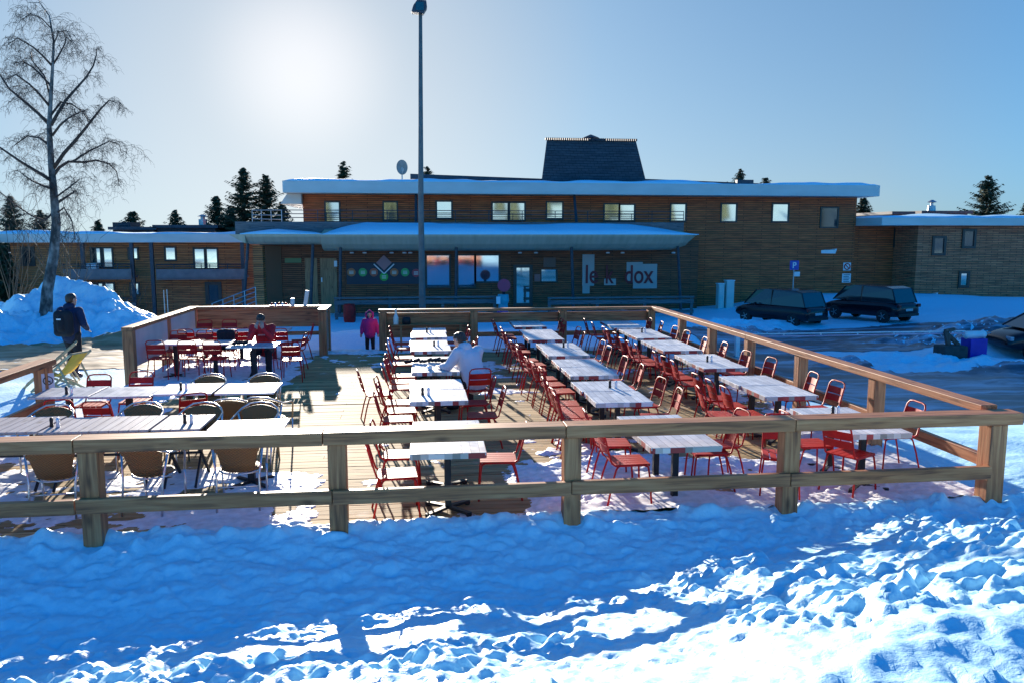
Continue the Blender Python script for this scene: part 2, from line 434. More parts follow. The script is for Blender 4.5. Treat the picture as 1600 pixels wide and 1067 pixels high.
M['twig'] = noisy('birch_twig', [(.3, (.05, .032, .024)), (.7, (.11, .07, .05))], nscale=3, rough=.8)
M['needle'] = noisy('spruce_needles', [(.3, (.018, .032, .014)), (.7, (.06, .085, .03))], nscale=2.5, rough=.8)

# ------------------------------------------------------------------ ground
def spread(a, b, step, outer0, outer1, grow=1.06):
    m = list(np.arange(a, b + 1e-6, step)); s = step; x = b
    while x < outer1: s = min(s * grow, 25); x += s; m.append(x)
    s = step; x = a
    while x > outer0: s = min(s * grow, 25); x -= s; m.insert(0, x)
    return np.array(m)
us = spread(-6, 8.2, .024, -420, 420, 1.035)
vs = spread(4.6, 8.6, .018, -300, 600, 1.03)
def ground_z(u, v):
    z = terrain(u, v)
    for a, b, c, d in ((-24, -6.3, 21.2, 35), (8.6, 31, 17.5, 41)):
        z = np.where((u > a + .9) & (u < b - .9) & (v > c + .9) & (v < d - .9), z - .45, z)
    inside = (u > -5.85) & (u < 6.45) & (v > 8.25) & (v < 21.3)
    z = np.where(inside, -.22, z)
    # rising wooded hillside far behind the camera
    z = z + ss(-70, -260, v) * 38 * (.7 + .3 * np.sin(u / 60))
    return z
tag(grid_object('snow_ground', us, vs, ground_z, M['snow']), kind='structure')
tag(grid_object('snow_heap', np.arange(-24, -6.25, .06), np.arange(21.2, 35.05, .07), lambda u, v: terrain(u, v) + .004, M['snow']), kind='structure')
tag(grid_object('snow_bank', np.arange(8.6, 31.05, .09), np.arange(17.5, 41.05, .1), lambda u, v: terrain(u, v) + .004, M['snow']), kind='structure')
# icy car park road on the right, gritty path on the left
def ice_mat():
    m = mat('icy_asphalt', rough=.35); b = m.node_tree.nodes['Principled BSDF']
    t = nd(m, 'ShaderNodeTexCoord'); mp = nd(m, 'ShaderNodeMapping'); mp.inputs['Scale'].default_value = (.12, .9, 1); mp.inputs['Rotation'].default_value = (0, 0, R(6))
    lk(m, t.outputs['Object'], mp.inputs['Vector'])
    n = nd(m, 'ShaderNodeTexNoise'); n.inputs['Scale'].default_value = 1.3; n.inputs['Detail'].default_value = 9; n.inputs['Roughness'].default_value = .68; n.inputs['Distortion'].default_value = .5
    lk(m, mp.outputs['Vector'], n.inputs['Vector'])
    r = ramp(m, [(.38, (.03, .036, .05)), (.49, (.07, .09, .12)), (.58, (.26, .33, .42)), (.72, (.52, .70, .82))]); lk(m, n.outputs['Fac'], r.inputs['Fac']); lk(m, r.outputs['Color'], b.inputs['Base Color'])
    bp = nd(m, 'ShaderNodeBump'); bp.inputs['Strength'].default_value = .3; bp.inputs['Distance'].default_value = .02
    lk(m, n.outputs['Fac'], bp.inputs['Height']); lk(m, bp.outputs['Normal'], b.inputs['Normal'])
    return m
M['ice'] = ice_mat()
def road_mask(u, v, z):
    n = (fbm(u * .5, v * .9, 77, 4) - .5) * 2.2
    a = (v + n * .8 > 26.2 + .05 * (u - 12)) & (v + n * .6 < 34.5 + .10 * (u - 12)) & (u > 8.5 + n)
    b = (v + n * .6 > 14.5) & (v + n * .5 < 21.2 - .03 * (u - 8)) & (u > 7.2 + n * .3) & (u < 26)
    c = (u > 8.8 + n * .5) & (u < 13.5 + n * .6) & (v > 19) & (v < 30)
    return a | b | c
tag(grid_object('car_park_road', np.arange(7, 70, .14), np.arange(13, 46, .14), lambda u, v: terrain(u, v) + .022, M['ice'], road_mask), kind='structure')
M['grit'] = noisy('gritty_path', [(.30, (.20, .12, .05)), (.48, (.34, .22, .10)), (.62, (.46, .34, .20)), (.74, (.75, .72, .68))], scale=(.25, .9, 1), nscale=2.2, detail=10, rough=.5, bump_s=.5, bump_d=.04)
def path_mask(u, v, z):
    n = (fbm(u * .6, v * .9, 99, 4) - .5) * 2
    return (v + n * .5 > 19.7 - .05 * (u + 8)) & (v + n * .6 < 24.7 + .02 * (u + 8)) & (u < -5.0 + n * .5)
tag(grid_object('grit_path', np.arange(-40, -4, .1), np.arange(17.5, 27, .08), lambda u, v: terrain(u, v) + .014, M['grit'], path_mask), kind='structure')

# ------------------------------------------------------------------ deck of planks running left-right, with trodden snow
db = MB()
v = 8.12
rnd = random.Random(3)
while v < 21.3:
    w = .142
    x = -5.85
    off = rnd.choice([0, 1.2, 2.4])
    cuts = [-5.85] + [c for c in (-3.7 + off, .3 + off * .8, 3.9 + off * .6) if c < 6.3] + [6.45]
    for a, b in zip(cuts, cuts[1:]):
        dz = rnd.uniform(-.002, .002)
        db.bb(a + .003, b - .003, v, v + w - .012, -.04 + dz, dz)
    v += w if abs(v - 14.3) > .08 else w + .05
deck = db.build('timber_deck', M['plank'])
tag(deck, kind='structure')
def plank_variation(m):
    b = m.node_tree.nodes['Principled BSDF']
    src = b.inputs['Base Color'].links[0].from_socket
    t = nd(m, 'ShaderNodeTexCoord'); sx = nd(m, 'ShaderNodeSeparateXYZ'); lk(m, t.outputs['Object'], sx.inputs[0])
    ma = nd(m, 'ShaderNodeMath', operation='MULTIPLY'); ma.inputs[1].default_value = 1 / .142; lk(m, sx.outputs['Y'], ma.inputs[0])
    fl = nd(m, 'ShaderNodeMath', operation='FLOOR'); lk(m, ma.outputs[0], fl.inputs[0])
    wn = nd(m, 'ShaderNodeTexWhiteNoise', noise_dimensions='1D'); lk(m, fl.outputs[0], wn.inputs['W'])
    q = nd(m, 'ShaderNodeMapRange'); q.inputs['To Min'].default_value = .7; q.inputs['To Max'].default_value = 1.2; lk(m, wn.outputs['Value'], q.inputs['Value'])
    vm = nd(m, 'ShaderNodeVectorMath', operation='SCALE'); lk(m, src, vm.inputs[0]); lk(m, q.outputs['Result'], vm.inputs['Scale'])
    # thin frost patches
    n = nd(m, 'ShaderNodeTexNoise'); n.inputs['Scale'].default_value = 1.1; n.inputs['Detail'].default_value = 12; n.inputs['Roughness'].default_value = .72; lk(m, t.outputs['Object'], n.inputs['Vector'])
    r = ramp(m, [(.58, (0, 0, 0)), (.74, (1, 1, 1))]); lk(m, n.outputs['Fac'], r.inputs['Fac'])
    mm = nd(m, 'ShaderNodeMix', data_type='RGBA'); lk(m, r.outputs['Color'], mm.inputs['Factor']); lk(m, vm.outputs[0], mm.inputs['A']); mm.inputs['B'].default_value = (.70, .62, .50, 1)
    lk(m, mm.outputs['Result'], b.inputs['Base Color'])
    b.inputs['Specular IOR Level'].default_value = .12
plank_variation(M['plank'])
def sbox(u, v, a, b, c, d, s=.5):
    return ss(a - s, a + s, u) * (1 - ss(b - s, b + s, u)) * ss(c - s, c + s, v) * (1 - ss(d - s, d + s, v))
def deck_snow_z(u, v):
    cov = .10 + 0 * u
    cov = cov + .62 * sbox(u, v, 1.1, 7, 7, 10.4, .35)
    cov = cov + .50 * sbox(u, v, 5.6, 7, 7, 22, .5)
    cov = cov + .45 * sbox(u, v, 1.6, 3.2, 7, 12, .8)
    cov = cov + .55 * sbox(u, v, -2.3, -1.15, 7, 10.2, .18)
    cov = cov + .42 * sbox(u, v, -7, -2.2, 7, 10.5, .5)
    cov = cov + .55 * sbox(u, v, -7, -4.5, 10, 16, .5)
    cov = cov + .95 * sbox(u, v, -7, -2.7, 16.2, 21.5, .3)
    cov = cov + .30 * sbox(u, v, 1.0, 2.2, 15, 20, .4)
    cov = cov + .40 * sbox(u, v, 3.6, 4.6, 16, 21.5, .4)
    cov = cov + .32 * sbox(u, v, -2.4, -.6, 18.6, 21.5, .6)
    cov = cov + .6 * sbox(u, v, -7, 7, 20.7, 22, .3)
    n = fbm(u * 1.9, v * 2.4, 13, 6, .62)
    t = cov + (n - .5) * 1.5 - .46
    thick = ss(0, .55, t) * (.028 + .04 * sbox(u, v, 1.1, 7, 7, 11, .6) + .02 * (cov > .9))
    rough = (np.abs(fbm(u * 5.2, v * 5.2, 23, 4, .55) - .5) * 2 - .3) * .035 + (fbm(u * 14, v * 14, 29, 2) - .5) * .012
    z = np.where(t > 0, .002 + thick + rough * ss(0, .4, t) * ss(.2, .9, cov), -.03 + np.clip(t, -.1, 0) * .2)
    # footprints
    return z
tag(grid_object('trodden_snow', np.arange(-5.84, 6.45, .028), np.concatenate([np.arange(8.06, 12, .025), np.arange(12, 21.3, .045)]), deck_snow_z, M['deck_snow'],
                lambda u, v, z: z > -.005), kind='structure')

# ------------------------------------------------------------------ fences
FENCE_CAT = 'fence'
def rail_bar(name, a, b, w, h, m, parent, inc=True, label=None):
    mb = MB(); a = Vector(a); b = Vector(b)
    mb.bar(a, b, w, h)
    return tag(mb.build(name, m, parent, bevel=.006), label)
PW = .17
def post(p, x, y, z0, z1, parent, w=PW):
    # split timber look: a post of solid section with its own grain
    o = MB().bb(-w / 2, w / 2, -w / 2, w / 2, 0, z1 - z0).build('post', M['wz'], parent, bevel=.008)
    o.location = (x, y, z0); return o
VF = 8.0
fr = thing('timber_fence', 'long pale timber fence across the front of the terrace, nearest the snow bank', 'fence', (0, VF, 0))
for x in (-8.0, -5.6, -3.18, -.82, 1.58, 3.97, 6.36):
    post(fr, x, -.02 - .0 * x, -.5, .945, fr, .18 if x < 6 else .2)
def rail_segments(xs, y, z, w, h, name):
    for a, b in zip(xs, xs[1:]):
        g = .004
        o = MB().bb(a + g, b - g, -w / 2, w / 2, -h / 2, h / 2).build(name, M['wx'], fr, bevel=.007)
        o.location = (0, y + random.uniform(-.006, .006), z + random.uniform(-.004, .004))
rail_segments([-9.3, -3.29, -.95, 1.5, 3.98, 6.62], -.02, 1.015, .24, .13, 'top_rail')
rail_segments([-9.3, -3.3, -.87, 1.56, 3.94, 6.27], -.13, .42, .07, .145, 'lower_rail')
# right side
fs = thing('timber_fence', 'timber fence running back along the right edge of the terrace beside the icy car park', 'fence', (6.42, VF, 0))
for y in (2.36, 4.6, 6.7, 8.7, 10.7):
    post(fs, 0, y, -1.0, 1.02, fs)
for a, b in ((.14, 6.7), (6.7, 12.95)):
    o = MB().bb(-.1, .1, a + .003, b - .003, -.045, .045).build('top_rail', M['wy'], fs, bevel=.006); o.location = (0, 0, 1.07)
    o = MB().bb(-.04, .04, a + .003, b - .003, -.07, .07).build('lower_rail', M['wy'], fs, bevel=.006); o.location = (.13, 0, .42)
# back
fb = thing('timber_fence', 'timber fence along the back of the terrace behind the table rows', 'fence', (0, 21.1, 0))
for x in (-.9, 1.5, 3.9, 6.35):
    post(fb, x, 0, -.8, 1.03, fb, .2)
o = MB().bb(-1.0, 6.52, -.1, .1, -.035, .035).build('top_rail', M['wx'], fb, bevel=.006); o.location = (0, 0, 1.07)
o = MB().bb(-.8, 1.4, -.02, .02, .35, 1.0).build('side_board', M['wx'], fb, bevel=.004); o.location = (0, .06, 0)
o = MB().bb(1.6, 6.25, -.02, .02, .72, .98).build('side_board', M['wx'], fb, bevel=.004); o.location = (0, .06, 0)
o = MB().bb(1.6, 6.25, -.03, .03, -.06, .06).build('lower_rail', M['wx'], fb, bevel=.004); o.location = (0, -.05, .42)
# enclosure on the left
fe = thing('timber_enclosure', 'waist high boarded timber enclosure around the red chairs on the left', 'fence', (-5.85, 16.95, 0))
for x, y in ((0, 0), (0, 2.4), (0, 4.75), (3.45, 4.55), (3.45, 3.75)):
    post(fe, x, y, -.7, 1.1, fe, .2)
o = MB().bb(-.11, .11, -.1, 4.9, -.035, .035).build('top_rail', M['wy'], fe, bevel=.006); o.location = (0, 0, 1.14)
o = MB().bb(.115, 3.56, -.11, .11, -.035, .035).build('top_rail', M['wx'], fe, bevel=.006); o.location = (0, 4.75, 1.14)
o = MB().bb(-.11, .11, 3.65, 4.635, -.035, .035).build('top_rail', M['wy'], fe, bevel=.006); o.location = (3.45, 0, 1.14)
M['board'] = noisy('pale_board', [(.3, (.50, .44, .42)), (.7, (.62, .55, .50))], nscale=2, rough=.5)
for a, b in ((.12, 2.28), (2.52, 4.63)):
    o = MB().bb(-.02, .02, a, b, .35, 1.09).build('side_board', M['board'], fe); o.location = (.06, 0, 0)
o = MB().bb(.12, 3.33, -.02, .02, .62, 1.09).build('side_board', M['wx'], fe); o.location = (0, 4.72, 0)
o = MB().bb(-.02, .02, 3.86, 4.44, .1, 1.09).build('side_board', M['wx'], fe); o.location = (3.5, 0, 0)
o = MB().bb(.12, 3.33, -.03, .03, -.05, .05).build('lower_rail', M['wx'], fe); o.location = (0, 4.66, .45)
# left side, near
fl_ = thing('timber_fence', 'short timber fence at the left edge of the terrace, its end post carrying a sign', 'fence', (-5.68, VF, 0))
post(fl_, 0, 4.75, -.4, 1.04, fl_, .2)
post(fl_, 0, 2.4, -.4, 1.04, fl_, .2)
o = MB().bb(-.12, .12, .14, 4.95, -.045, .045).build('top_rail', M['wy'], fl_, bevel=.006); o.location = (0, 0, 1.09)
o = MB().bb(-.035, .035, .14, 4.64, -.07, .07).build('lower_rail', M['wy'], fl_, bevel=.006); o.location = (.14, 0, .52)
# no-smoking sign on that post
M['sign_white'] = mat('sign_plate', (.62, .58, .68), .4)
M['ink'] = mat('sign_ink', (.02, .02, .025), .5)
sg = thing('prohibition_sign', 'small pale sign with a crossed circle on the left end post of the terrace', 'sign', (-5.57, 12.64, .55))
MB().bb(0, .006, -.0, .17, 0, .40).build('plate', M['sign_white'], sg)
mk = MB(); ringp = [(.010, .085 + .062 * math.cos(a), .29 + .062 * math.sin(a)) for a in [2 * PI * k / 20 for k in range(20)]]
mk.tube(ringp, .007, 4, close=True); mk.bar((.010, .045, .335), (.010, .125, .245), .008, .012); mk.bar((.010, .05, .28), (.010, .12, .28), .006, .012)
mk.build('symbol', M['ink'], sg)
sg.rotation_euler = (0, 0, R(-62)); sg.location = (-5.66, 12.635, .55)

# ------------------------------------------------------------------ red chairs
CHG = 'red metal terrace chairs'
def red_chair():
    t = thing('metal_chair', 'x', 'chair', group=CHG)
    s = MB()
    for k in range(5):
        x = -.16 + k * .08
        s.box((x, .0, .452), (.068, .40, .008)); s.box((x, .208, .440), (.068, .018, .03))
    s.build('seat', M['red'], t)
    b = MB()
    def back(z0, z1):
        n = 6
        vs = []
        for z in (z0, z1):
            y = -.215 - (z - .45) * .27
            for k in range(n + 1):
                q = k / n * 2 - 1
                vs.append((q * .175, y - .018 * (1 - q * q), z))
        vs2 = [(x, y - .006, z) for x, y, z in vs]
        m_ = n + 1
        fs_ = []
        for k in range(n):
            fs_.append((k, k + 1, m_ + k + 1, m_ + k)); o2 = 2 * m_
            fs_.append((o2 + k, o2 + m_ + k, o2 + m_ + k + 1, o2 + k + 1))
            fs_.append((k, o2 + k, o2 + k + 1, k + 1)); fs_.append((m_ + k, m_ + k + 1, o2 + m_ + k + 1, o2 + m_ + k))
        b.add(vs + vs2, fs_)
    back(.56, .655); back(.668, .765)
    b.build('backrest', M['red'], t, smooth=False)
    f = MB()
    side = lambda s_: [(s_ * .185, .19, .435), (s_ * .185, .0, .438), (s_ * .185, -.17, .438), (s_ * .185, -.215, .47), (s_ * .182, -.24, .55), (s_ * .18, -.285, .72), (s_ * .178, -.31, .80), (s_ * .15, -.325, .84), (s_ * .09, -.33, .852)]
    pts = side(-1) + side(1)[::-1]
    f.tube(pts, .0115, 6)
    f.tube([(-.185, -.13, .43), (.185, -.13, .43)], .009, 5); f.tube([(-.185, .17, .425), (.185, .17, .425)], .009, 5)
    f.build('back_frame', M['red'], t, smooth=True)
    for s_ in (-1, 1):
        MB().tube([(s_ * .215, .235, 0), (s_ * .20, .215, .30), (s_ * .188, .20, .41), (s_ * .185, .17, .436)], .0115, 6).build('leg', M['red'], t, smooth=True)
        MB().tube([(s_ * .215, -.265, 0), (s_ * .2, -.21, .25), (s_ * .188, -.165, .40), (s_ * .185, -.14, .434)], .0115, 6).build('leg', M['red'], t, smooth=True)
    return t
chair_proto = red_chair()
chair_used = [False]
def put_chair(x, y, rz, label, jitter=.04, z=None):
    x += random.uniform(-jitter, jitter); y += random.uniform(-jitter, jitter); rz += R(random.uniform(-7, 7)) * (jitter > 0)
    z = z if z is not None else max(0.0, float(deck_snow_z(np.array([x]), np.array([y]))[0]) - .012)
    if not chair_used[0]:
        chair_used[0] = True
        chair_proto.location = (x, y, z); chair_proto.rotation_euler = (0, 0, rz); chair_proto['label'] = label
        return chair_proto
    return dup(chair_proto, (x, y, z), rz, label)
# ------------------------------------------------------------------ tables
def top_mat(name, a, b, c, ax='X', pitch=.13, rough=.32):
    m = mat(name, rough=rough); bs = m.node_tree.nodes['Principled BSDF']
    t = nd(m, 'ShaderNodeTexCoord'); oi = nd(m, 'ShaderNodeObjectInfo')
    sc = nd(m, 'ShaderNodeVectorMath', operation='SCALE'); sc.inputs[0].default_value = (3.1, 7.7, 0); lk(m, oi.outputs['Random'], sc.inputs['Scale'])
    ad = nd(m, 'ShaderNodeVectorMath', operation='ADD'); lk(m, t.outputs['Object'], ad.inputs[0]); lk(m, sc.outputs[0], ad.inputs[1])
    mp = nd(m, 'ShaderNodeMapping'); mp.inputs['Rotation'].default_value = (0, 0, R(90)) if ax == 'X' else (0, 0, 0); lk(m, ad.outputs[0], mp.inputs['Vector'])
    br = nd(m, 'ShaderNodeTexBrick'); br.inputs['Brick Width'].default_value = .42; br.inputs['Row Height'].default_value = pitch * .72; br.inputs['Scale'].default_value = 1
    br.inputs['Mortar Size'].default_value = .0025; br.inputs['Color1'].default_value = (*a, 1); br.inputs['Color2'].default_value = (*b, 1); br.inputs['Mortar'].default_value = (*c, 1)
    lk(m, mp.outputs['Vector'], br.inputs['Vector'])
    n = nd(m, 'ShaderNodeTexNoise'); n.inputs['Scale'].default_value = 7; n.inputs['Detail'].default_value = 7; lk(m, mp.outputs['Vector'], n.inputs['Vector'])
    r = ramp(m, [(.32, (.86, .85, .84)), (.6, (1.02, 1.02, 1.02))]); lk(m, n.outputs['Fac'], r.inputs['Fac'])
    mm = nd(m, 'ShaderNodeMix', data_type='RGBA', blend_type='MULTIPLY'); mm.inputs['Factor'].default_value = 1
    lk(m, br.outputs['Color'], mm.inputs['A']); lk(m, r.outputs['Color'], mm.inputs['B']); lk(m, mm.outputs['Result'], bs.inputs['Base Color'])
    q = nd(m, 'ShaderNodeMapRange'); q.inputs['To Min'].default_value = .22; q.inputs['To Max'].default_value = .5; lk(m, n.outputs['Fac'], q.inputs['Value']); lk(m, q.outputs['Result'], bs.inputs['Roughness'])
    return m
M['top'] = top_mat('whitewashed_planks', (.84, .83, .81), (.54, .55, .58), (.22, .2, .2))
M['top2'] = top_mat('grey_planks', (.62, .62, .64), (.42, .43, .46), (.2, .2, .2))
M['slat'] = wood('lilac_slats', 1, ((.30, .25, .25), (.44, .38, .37), (.56, .50, .48)), .4)
def edge_mat():
    m = mat('painted_plank_ends', rough=.5); bs = m.node_tree.nodes['Principled BSDF']
    t = nd(m, 'ShaderNodeTexCoord'); sx = nd(m, 'ShaderNodeSeparateXYZ'); lk(m, t.outputs['Object'], sx.inputs[0])
    ad = nd(m, 'ShaderNodeMath', operation='ADD'); lk(m, sx.outputs['X'], ad.inputs[0]); lk(m, sx.outputs['Y'], ad.inputs[1])
    oi = nd(m, 'ShaderNodeObjectInfo'); a2 = nd(m, 'ShaderNodeMath', operation='MULTIPLY_ADD'); a2.inputs[1].default_value = 13.1; lk(m, oi.outputs['Random'], a2.inputs[0]); lk(m, ad.outputs[0], a2.inputs[2])
    mu = nd(m, 'ShaderNodeMath', operation='MULTIPLY'); mu.inputs[1].default_value = 12; lk(m, a2.outputs[0], mu.inputs[0])
    fl = nd(m, 'ShaderNodeMath', operation='FLOOR'); lk(m, mu.outputs[0], fl.inputs[0])
    wn = nd(m, 'ShaderNodeTexWhiteNoise', noise_dimensions='1D'); lk(m, fl.outputs[0], wn.inputs['W'])
    r = ramp(m, [(0, (.50, .48, .45)), (.25, (.72, .70, .67)), (.45, (.33, .03, .03)), (.72, (.28, .27, .24)), (.88, (.45, .05, .05))]); r.color_ramp.interpolation = 'CONSTANT'
    lk(m, wn.outputs['Value'], r.inputs['Fac']); lk(m, r.outputs['Color'], bs.inputs['Base Color'])
    return m
M['edge'] = edge_mat()
TBG = 'whitewashed plank tables in rows'
def pedestal_table(w=.80, d=.80, m='top'):
    t = thing('pedestal_table', 'x', 'table', group=TBG)
    MB().bb(-w / 2, w / 2, -d / 2, d / 2, .722, .752).build('tabletop', M[m], t, bevel=.003)
    e = MB(); q = .012
    e.bb(-w / 2 + q, w / 2 - q, -d / 2 - .004, -d / 2 + .02, .69, .748); e.bb(-w / 2 + q, w / 2 - q, d / 2 - .02, d / 2 + .004, .69, .748)
    e.bb(-w / 2 - .004, -w / 2 + .02, -d / 2 + q, d / 2 - q, .69, .748); e.bb(w / 2 - .02, w / 2 + .004, -d / 2 + q, d / 2 - q, .69, .748)
    e.build('edge_band', M['edge'], t)
    MB().bb(-.035, .035, -.035, .035, .03, .72).build('column', M['black'], t, bevel=.004)
    b = MB()
    for a in (45, 135, 225, 315):
        c, s_ = math.cos(R(a)), math.sin(R(a))
        b.bar((0, 0, .05), (c * .30, s_ * .30, .035), .06, .03); b.lathe((c * .31, s_ * .31, 0), [(.03, 0), (.035, .02), (.03, .05)], 8)
    b.build('foot', M['black'], t)
    return t
tp = pedestal_table(.80, .80); tused = [False]
def put_table(x, y, label, rz=0, z=0.0):
    if not tused[0]:
        tused[0] = True; tp.location = (x, y, z); tp.rotation_euler = (0, 0, rz); tp['label'] = label; return tp
    return dup(tp, (x, y, z), rz, label)
ORD5 = ['nearest', 'second nearest', 'third nearest', 'second farthest', 'farthest']
ORD6 = ['nearest', 'second nearest', 'third nearest', 'third farthest', 'second farthest', 'farthest']
NMF = {2: ['nearer of two', 'farther of two'], 3: ['nearest of three', 'middle of three', 'farthest of three']}
rows = [
    ('left-hand row', ORD5, .27, [(8.15, 9.65), (10.85, 12.55), (13.25, 15.0), (15.75, 17.4), (17.9, 19.75)], 3, 2),
    ('middle row', ORD6, 2.84, [(8.1, 9.65), (10.45, 12.1), (12.6, 14.38), (14.8, 16.6), (17.2, 19.1), (19.7, 21.0)], 3, 2),
    ('rail-side row', ORD6, 5.28, [(8.4, 9.8), (10.6, 12.3), (13.05, 14.7), (15.2, 16.83), (17.2, 18.9), (19.2, 20.85)], 2, 2)]
for rn, od, uc, spans, nl, nr in rows:
    for i, (a, b) in enumerate(spans):
        ux = uc + random.uniform(-.04, .04)
        L = b - a
        dd = max(.70, (L - .03) / 2)
        for k in range(2):
            yy = a + dd * (k + .5) + .03 * k
            t = put_table(ux + (random.uniform(-.03, .03) if k else 0), yy, 'weathered white plank table, %s half of %s pair in %s' % (['nearer', 'farther'][k], od[i], rn), R(random.uniform(-1, 1)))
            t.scale = (1, dd / .80, 1)
        if rn == 'left-hand row': nls = [2, 3, 3, 2, 2][i]
        elif rn == 'middle row': nls = [2, 4, 3, 3, 3, 2][i]
        else: nls = [1, 3, 3, 3, 3, 2][i]
        nrs = nr
        if (rn, i) == ('left-hand row', 2): nrs = 0
        if (rn, i) in (('left-hand row', 0), ('middle row', 0)): nrs = 1
        if (rn, i) == ('rail-side row', 0): nrs = 1
        for k in range(nls):
            y = a + L * (k + .5) / nls
            w = 'on left of %s table pair, %s' % (od[i], rn)
            lab = 'red metal chair, %s%s' % ({1: '', 2: NMF[2][k % 2] + ' ', 3: NMF[3][k % 3] + ' ', 4: ['nearest', 'second', 'third', 'farthest'][k] + ' of four '}[nls], w)
            put_chair(ux - .40 - random.uniform(.12, .24), y, R(-90), lab, .03)
        for k in range(nrs):
            y = a + L * (k + .5) / nrs
            lab = 'red metal chair, %son right of %s table pair, %s' % ('' if nrs == 1 else NMF[2][k] + ' ', od[i], rn)
            put_chair(ux + .40 + random.uniform(.16, .30), y + (.12 if nrs == 1 else 0), R(90), lab, .03)
# single chairs with a place of their own
put_chair(-.66, 13.05, R(-80), 'lone red slatted chair standing out in the open aisle, its back to the left', 0)
put_chair(4.15, 8.55, R(158), 'red metal chair pulled away from its table, beside the front fence post on the right', 0)
put_chair(5.05, 8.62, R(-60), 'red metal chair angled at the nearest rail-side table, back to the front fence', 0)
put_chair(3.62, 9.1, R(96), 'red metal chair on trodden snow facing the right end of the nearest middle table', 0)
put_chair(4.35, 10.9, R(-100), 'red metal chair behind the front rail, left of the rail-side tables, slightly turned', 0)

# ------------------------------------------------------------------ wicker armchairs
M['wicker'] = None
def wicker():
    m = mat('woven_wicker', rough=.55); b = m.node_tree.nodes['Principled BSDF']
    t = nd(m, 'ShaderNodeTexCoord'); mp = nd(m, 'ShaderNodeMapping'); mp.inputs['Scale'].default_value = (55, 55, 55); lk(m, t.outputs['Object'], mp.inputs['Vector'])
    sx = nd(m, 'ShaderNodeSeparateXYZ'); lk(m, mp.outputs['Vector'], sx.inputs[0])
    def sn(sock, k):
        a = nd(m, 'ShaderNodeMath', operation='MULTIPLY'); a.inputs[1].default_value = k; lk(m, sock, a.inputs[0])
        s_ = nd(m, 'ShaderNodeMath', operation='SINE'); lk(m, a.outputs[0], s_.inputs[0]); return s_
    p = nd(m, 'ShaderNodeMath', operation='MULTIPLY'); lk(m, sn(sx.outputs['X'], 3.0).outputs[0], p.inputs[0]); lk(m, sn(sx.outputs['Z'], 6.0).outputs[0], p.inputs[1])
    q = nd(m, 'ShaderNodeMapRange'); q.inputs['From Min'].default_value = -1; lk(m, p.outputs[0], q.inputs['Value'])
    r = ramp(m, [(0, (.05, .02, .006)), (.45, (.22, .10, .025)), (1, (.38, .19, .055))]); lk(m, q.outputs['Result'], r.inputs['Fac']); lk(m, r.outputs['Color'], b.inputs['Base Color'])
    bp = nd(m, 'ShaderNodeBump'); bp.inputs['Distance'].default_value = .006; lk(m, q.outputs['Result'], bp.inputs['Height']); lk(m, bp.outputs['Normal'], b.inputs['Normal'])
    return m
M['wicker'] = wicker()
def wicker_chair():
    t = thing('wicker_armchair', 'x', 'chair', group='wicker bistro armchairs')
    bk = MB(); n = 10; vs = []; 
    zs = [.44, .54, .64, .72, .77]
    for z in zs:
        hw = .17 + (z - .44) * .22
        for k in range(n + 1):
            q = k / n * 2 - 1
            zz = z - (.06 * q * q if z > .7 else 0)
            vs.append((q * hw, -.20 - (z - .44) * .26 + .07 * q * q, zz))
    N = len(vs); vs2 = [(x, y - .014, z) for x, y, z in vs]; fs_ = []
    for i in range(len(zs) - 1):
        for k in range(n):
            a = i * (n + 1) + k; fs_.append((a, a + 1, a + n + 2, a + n + 1)); fs_.append((N + a, N + a + n + 1, N + a + n + 2, N + a + 1))
    for k in range(n):
        fs_.append((k, N + k, N + k + 1, k + 1)); a = (len(zs) - 1) * (n + 1) + k; fs_.append((a, a + 1, N + a + 1, N + a))
    bk.add(vs + vs2, fs_); bk.build('backrest', M['wicker'], t, smooth=True)
    s = MB(); s.lathe((0, 0.01, .41), [(.19, 0), (.215, .012), (.215, .03), (.19, .042)], 16); s.build('seat', M['wicker'], t)
    h = MB()
    h.tube([(-.25, .21, .40), (-.27, .20, .60), (-.275, .15, .655), (-.275, 0, .67), (-.27, -.14, .69), (-.23, -.24, .735), (-.14, -.30, .785), (0, -.32, .80), (.14, -.30, .785), (.23, -.24, .735), (.27, -.14, .69), (.275, 0, .67), (.275, .15, .655), (.27, .20, .60), (.25, .21, .40)], .0125, 7)
    h.tube([(.225 * math.cos(a), .01 + .225 * math.sin(a), .405) for a in [2 * PI * k / 14 for k in range(14)]], .011, 6, close=True)
    h.build('arm_frame', M['alu'], t, smooth=True)
    for s_ in (-1, 1):
        MB().tube([(s_ * .235, .235, 0), (s_ * .25, .212, .40)], .0125, 7).build('leg', M['alu'], t, smooth=True)
        MB().tube([(s_ * .225, -.28, 0), (s_ * .225, -.22, .38), (s_ * .262, -.16, .68)], .0125, 7).build('leg', M['alu'], t, smooth=True)
    MB().tube([(-.225, -.235, .27), (.225, -.235, .27)], .009, 6).build('stretcher', M['alu'], t, smooth=True)
    return t
wp = wicker_chair(); wused = [False]
def put_wicker(x, y, rz, label):
    z = max(0.0, float(deck_snow_z(np.array([x]), np.array([y]))[0]) - .012)
    if not wused[0]:
        wused[0] = True; wp.location = (x, y, z); wp.rotation_euler = (0, 0, rz); wp['label'] = label; return wp
    return dup(wp, (x, y, z), rz, label)
put_wicker(-3.92, 8.98, R(6), 'wicker armchair left of the front fence post, its woven back to the snow')
put_wicker(-2.93, 8.98, R(-12), 'wicker armchair just right of the leftmost visible fence post, back to the snow')
put_wicker(-1.99, 8.98, R(3), 'wicker armchair at the white table end, woven back towards the snow bank')
put_wicker(-5.05, 9.2, R(-30), 'wicker armchair at the far left edge of the picture by the slatted table')
put_wicker(-4.75, 10.65, R(178), 'wicker armchair behind the leftmost slatted table, only its metal arch showing')
